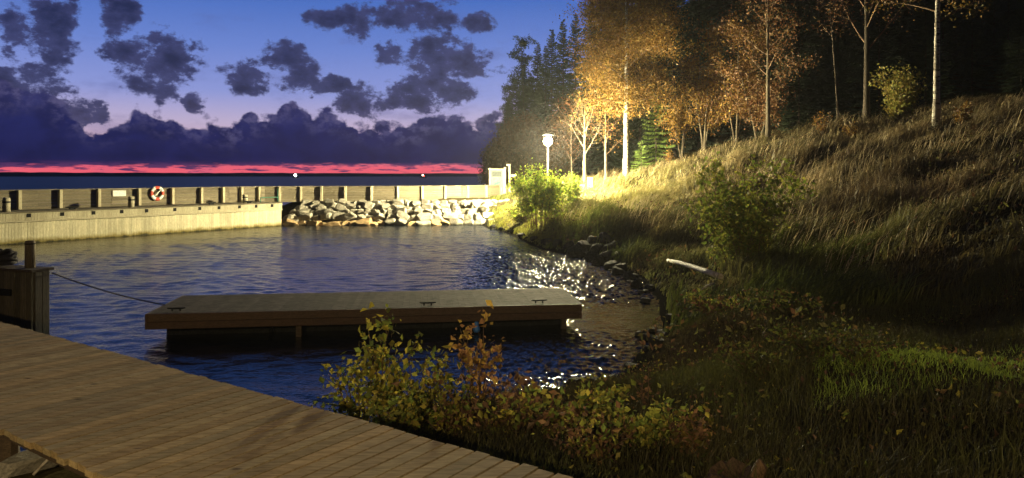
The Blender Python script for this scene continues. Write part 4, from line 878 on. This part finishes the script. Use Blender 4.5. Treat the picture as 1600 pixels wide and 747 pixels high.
# small broad leaves of ground weeds
x, y = scatter(9000, -4, 9, 4.2, 12, lambda x, y: (H0(x, y) > .08) & (deck_d(x, y) > .15) & (np.abs(x / y) < 1.0) & (fbm(x * 1.1, y * 1.1, 91) > .42), rs)
P = np.stack([x, y, H(x, y) + rs.uniform(.02, .14, len(x))], -1); V, T, K = leaf_cloud(P, .042, [tuple(np.array(c) * .62) for c in FG + FR + FG + FR + FY], rs, aspect=.6, jitter=.5)
tag(link('weeds', mesh_np('weeds', V, None, T, K), M['leaf']), 'mixed low weeds and fallen leaves on the near bank', 'weeds', kind='stuff')

# ------------------------------------------------------------------ second lamp of the harbour, behind the viewer
bx, by = -2.5, -9.0; bz = h1(bx, by)
t = thing('street_lamp', 'second street lamp standing behind the viewer on the near bank', 'street lamp', (bx, by, bz)); bh = 5.0
mb = MB(); mb.lathe((0, 0, 0), [(.085, -.2), (.085, .5), (.06, .55), (.05, bh - .1)], 12); part('pole', mb, M['pole'], t, True)
mb = MB(); mb.tube([(0, 0, bh - .1), (.02, .25, bh + .02), (.05, .6, bh + .03)], .03, 8); part('arm', mb, M['pole'], t)
mb = MB(); mb.lathe((.05, .7, bh), [(.02, .14), (.12, .13), (.2, .03), (.21, 0), (.19, 0), (.1, .1)], 14); part('hood', mb, M['pole'], t, True)
L2 = lamp('second_lamp_light', (bx + .05, by + .7, bz + bh - .05), (1, .74, .36), 3700, .12, 'SPOT')
L2.data.spot_size = R(64); L2.data.spot_blend = .8
import mathutils
L2.rotation_euler = (mathutils.Vector((-.9, 7.0, .8)) - L2.location).to_track_quat('-Z', 'Y').to_euler()

# ------------------------------------------------------------------ sky
wd = bpy.data.worlds.new('World'); S.world = wd; wd.use_nodes = True; t = NT(wd.node_tree); bg = t.N['Background']
tc = t.node('ShaderNodeTexCoord'); sx = t.node('ShaderNodeSeparateXYZ'); t.L.new(tc.outputs['Generated'], sx.inputs[0])
X, Y_, Z_ = sx.outputs
hor = t.m('SQRT', t.m('ADD', t.m('MULTIPLY', X, X), t.m('MULTIPLY', Y_, Y_))); hor = t.m('MAXIMUM', hor, 1e-4)
v = t.m('DIVIDE', Z_, hor); u = t.m('ARCTAN2', X, Y_)
cp = t.node('ShaderNodeCombineXYZ'); t.L.new(u, cp.inputs[0]); t.L.new(v, cp.inputs[1]); uv = cp.outputs[0]
def ramp(fac, stops, interp='LINEAR'):
    n = t.node('ShaderNodeValToRGB'); n.color_ramp.interpolation = interp; e = n.color_ramp.elements
    while len(e) < len(stops): e.new(.5)
    for k, (p, c) in enumerate(stops): e[k].position = p; e[k].color = (*c, 1) if len(c) == 3 else c
    t.set(n.inputs[0], fac); return n.outputs[0]
s_ = 1.6
base = ramp(t.m('MULTIPLY', v, 1 / s_, clamp=True), [(0, (.88, .12, .16)), (.015 / s_, (.80, .12, .19)), (.03 / s_, (.62, .38, .45)), (.07 / s_, (.52, .43, .62)), (.11 / s_, (.27, .32, .68)), (.17 / s_, (.15, .24, .64)), (.25 / s_, (.05, .145, .52)), (.5 / s_, (.02, .052, .18)), (1.6 / s_, (.004, .010, .04))])
n1 = t.noise(t.mapping(uv, (1, 1.4, 1)), 22, 5, .6, .25).outputs[0]
n2 = t.noise(t.mapping(uv, (1, 1.2, 1), loc=(3, 1, 0)), 60, 4, .62).outputs[0]
n3 = t.noise(t.mapping(uv, (1, 1.1, 1), loc=(1, 5, 0)), 150, 3, .65).outputs[0]
nn = t.m('ADD', t.m('ADD', t.m('MULTIPLY', n1, .52), t.m('MULTIPLY', n2, .32)), t.m('MULTIPLY', n3, .16))
def billow(scale, loc):
    w = t.node('ShaderNodeVectorMath', operation='ADD'); nz = t.noise(uv, scale * .7, 2, .6); vm = t.node('ShaderNodeVectorMath', operation='SCALE'); t.L.new(nz.outputs['Color'], vm.inputs[0]); vm.inputs['Scale'].default_value = .8 / scale
    t.L.new(uv, w.inputs[0]); t.L.new(vm.outputs[0], w.inputs[1]); vo = t.node('ShaderNodeTexVoronoi', feature='F1')
    t.L.new(t.mapping(w.outputs[0], (1, 1.15, 1), loc=loc), vo.inputs['Vector']); vo.inputs['Scale'].default_value = scale
    return t.m('SUBTRACT', .45, vo.outputs['Distance'])
bil = t.m('ADD', t.m('MULTIPLY', billow(20, (0, 0, 0)), .65), t.m('MULTIPLY', billow(47, (2, 1, 0)), .42))
def uvp(px, py): a = math.atan((px - CX) / F); return a, (HY - py) / F * math.cos(a)
# top edge of the cloud bank as a function of azimuth
edge = [(-80, 130), (0, 132), (60, 128), (100, 165), (150, 185), (195, 178), (215, 155), (240, 172), (300, 185), (360, 195), (400, 178), (425, 172), (455, 152), (490, 172), (540, 182), (600, 192), (640, 196), (690, 172), (720, 168), (745, 184), (790, 182), (900, 180)]
ul, uh = uvp(-80, 0)[0], uvp(900, 0)[0]
hb = ramp(t.m('DIVIDE', t.m('SUBTRACT', u, ul), uh - ul, clamp=True), [((uvp(px, py)[0] - ul) / (uh - ul), (uvp(px, py)[1] * 4,) * 3) for px, py in edge], 'EASE')
hb = t.m('MULTIPLY', hb, .25)
bank = t.smooth(t.m('ADD', t.m('SUBTRACT', hb, v), t.m('ADD', t.m('MULTIPLY', t.m('SUBTRACT', nn, .5), .07), t.m('MULTIPLY', bil, .05))), -.002, t.m('MULTIPLY', n2, .014))
n4 = t.noise(t.mapping(uv, (1, 7, 1)), 30, 4, .6).outputs[0]
low = t.m('ADD', t.m('MULTIPLY', u, .0095), .0162)           # the open strip above the horizon, a little taller to the right
open_ = t.smooth(t.m('ADD', t.m('SUBTRACT', v, low), t.m('MULTIPLY', t.m('SUBTRACT', n4, .5), .018)), -.002, .003)
bank = t.m('MULTIPLY', bank, open_)
streak = t.m('MULTIPLY', t.smooth(t.m('ADD', n4, t.m('MULTIPLY', v, 11)), .60, .72), t.smooth(v, .002, .006))
streak = t.m('MULTIPLY', streak, t.m('SUBTRACT', 1.0, t.smooth(v, .012, .02)))
blobs = [(245, 95, 62, 50), (262, 130, 26, 34), (195, 82, 34, 18), (82, 45, 42, 52), (20, 60, 40, 40), (190, 22, 34, 34), (15, 135, 90, 42), (385, 122, 36, 26), (448, 90, 38, 28), (472, 125, 34, 24), (520, 132, 34, 14), (560, 158, 40, 26), (650, 22, 66, 26), (690, 95, 72, 36), (672, 138, 60, 36), (610, 85, 24, 22), (515, 28, 36, 16), (558, 32, 26, 26), (742, 35, 26, 16), (300, 160, 20, 16), (130, 180, 44, 26), (640, 160, 40, 12)]
f = None
for px, py, rx, ry in blobs:
    a, b = uvp(px, py); ca = math.cos(a)
    du_ = t.m('DIVIDE', t.m('SUBTRACT', u, a), rx / F * ca * ca * 1.25); dv = t.m('DIVIDE', t.m('SUBTRACT', v, b), ry / F * ca * 1.25)
    g = t.m('SUBTRACT', 1.0, t.m('ADD', t.m('MULTIPLY', du_, du_), t.m('MULTIPLY', dv, dv))); f = g if f is None else t.m('MAXIMUM', f, g)
f = t.m('ADD', f, t.m('MULTIPLY', t.m('SUBTRACT', nn, .5), 3.2)); f = t.m('ADD', f, t.m('MULTIPLY', bil, 1.3))
f = t.m('ADD', f, t.m('MULTIPLY', t.m('SUBTRACT', t.noise(t.mapping(uv, (1, 1.5, 1), rot=(0, 0, .25)), 42, 6, .68, 0).outputs[0], .5), 3.0))
blob = t.m('MULTIPLY', t.smooth(f, .0, t.m('ADD', .15, t.m('MULTIPLY', n1, .9))), .93)
wisp = t.m('MULTIPLY', t.m('MULTIPLY', t.smooth(t.noise(t.mapping(uv, (1, 2.2, 1), loc=(7, 2, 0)), 9, 4, .62).outputs[0], .52, .75), .4), t.m('SUBTRACT', 1.0, t.smooth(v, .1, .4)))
cbank = ramp(t.m('MULTIPLY', v, 6, clamp=True), [(0, (.03, .022, .10)), (.15, (.014, .016, .085)), (.4, (.018, .022, .115)), (.62, (.04, .042, .15)), (.9, (.05, .045, .12))])
cbank = t.mix(t.smooth(n1, .35, .68), cbank, t.mix(.5, cbank, (.008, .009, .04)))
rim = t.m('MULTIPLY', t.m('SUBTRACT', 1.0, t.smooth(t.m('SUBTRACT', hb, v), .0, .045)), t.smooth(n2, .42, .66)); cbank = t.mix(t.m('MULTIPLY', rim, .75), cbank, (.11, .10, .22))
cblob = t.mix(t.smooth(t.m('ADD', f, t.m('MULTIPLY', bil, 1.5)), .1, 1.8), (.040, .043, .125), (.009, .010, .038))
col = t.mix(wisp, base, (.10, .11, .30)); col = t.mix(blob, col, cblob)
col = t.mix(bank, col, cbank); col = t.mix(streak, col, (.10, .035, .12))
# the sky darkens away from the afterglow
fac = t.m('ADD', t.m('MULTIPLY', t.smooth(t.m('COSINE', u), -.3, .75), .93), .07)
col = t.mix(1.0, col, t.mix(fac, (0, 0, 0), (1, 1, 1)), 'MULTIPLY')
sky = t.node('ShaderNodeTexSky', sky_type='NISHITA'); sky.sun_disc = False; sky.sun_elevation = R(0.0); sky.sun_rotation = R(-12)
col = t.mix(.0004, col, sky.outputs[0])
t.L.new(col, bg.inputs[0]); bg.inputs[1].default_value = 1.0
wd.cycles.sampling_method = 'MANUAL'; wd.cycles.sample_map_resolution = 512
# last of the afterglow: very weak, low, soft sun
sl = bpy.data.lights.new('sun', 'SUN'); sl.energy = .015; sl.angle = R(20); sl.color = (1, .55, .55); so = bpy.data.objects.new('sun', sl); COL.objects.link(so)
so.rotation_euler = mathutils.Vector((.21, -.97, -.05)).to_track_quat('-Z', 'Y').to_euler()

HAZE = .0002  # thin mist volume added for the glow round the lamp
hb_ = MB(); hb_.box(-60, 150, -45, 200, -8, 60)
hm = bpy.data.materials.new('glow_mist'); hm.use_nodes = True; t = NT(hm.node_tree); t.N.remove(t.N['Principled BSDF']); pv = t.node('ShaderNodeVolumePrincipled'); pv.inputs['Density'].default_value = HAZE; pv.inputs['Color'].default_value = (.9, .9, .95, 1); pv.inputs['Anisotropy'].default_value = .6
t.L.new(pv.outputs[0], t.N['Material Output'].inputs['Volume'])
tag(link('haze', hb_.mesh('haze'), hm), 'thin mist added in the air to give the lamp a glow', 'haze', kind='stuff')
# ------------------------------------------------------------------ camera and render settings
cd = bpy.data.cameras.new('camera'); co = bpy.data.objects.new('camera', cd); COL.objects.link(co); S.camera = co
co.location = (0, 0, CAMZ); co.rotation_euler = (R(90), 0, 0)
cd.sensor_fit = 'HORIZONTAL'; cd.sensor_width = 36; cd.lens = 36 * F / 1600; cd.shift_y = -(373.5 - HY) / 1600
cd.clip_start = .05; cd.clip_end = 20000
S.view_settings.view_transform = 'Standard'; S.view_settings.look = 'None'; S.view_settings.exposure = 0; S.view_settings.gamma = 1; S.view_settings.use_curve_mapping = False
S.render.engine = 'CYCLES'; S.cycles.use_denoising = True; S.cycles.denoiser = 'OPENIMAGEDENOISE'
S.cycles.max_bounces = 6; S.cycles.diffuse_bounces = 2; S.cycles.glossy_bounces = 3; S.cycles.transmission_bounces = 3; S.cycles.transparent_max_bounces = 4
S.cycles.sample_clamp_indirect = 4.0; S.cycles.sample_clamp_direct = 160.0; S.cycles.caustics_reflective = False; S.cycles.caustics_refractive = False
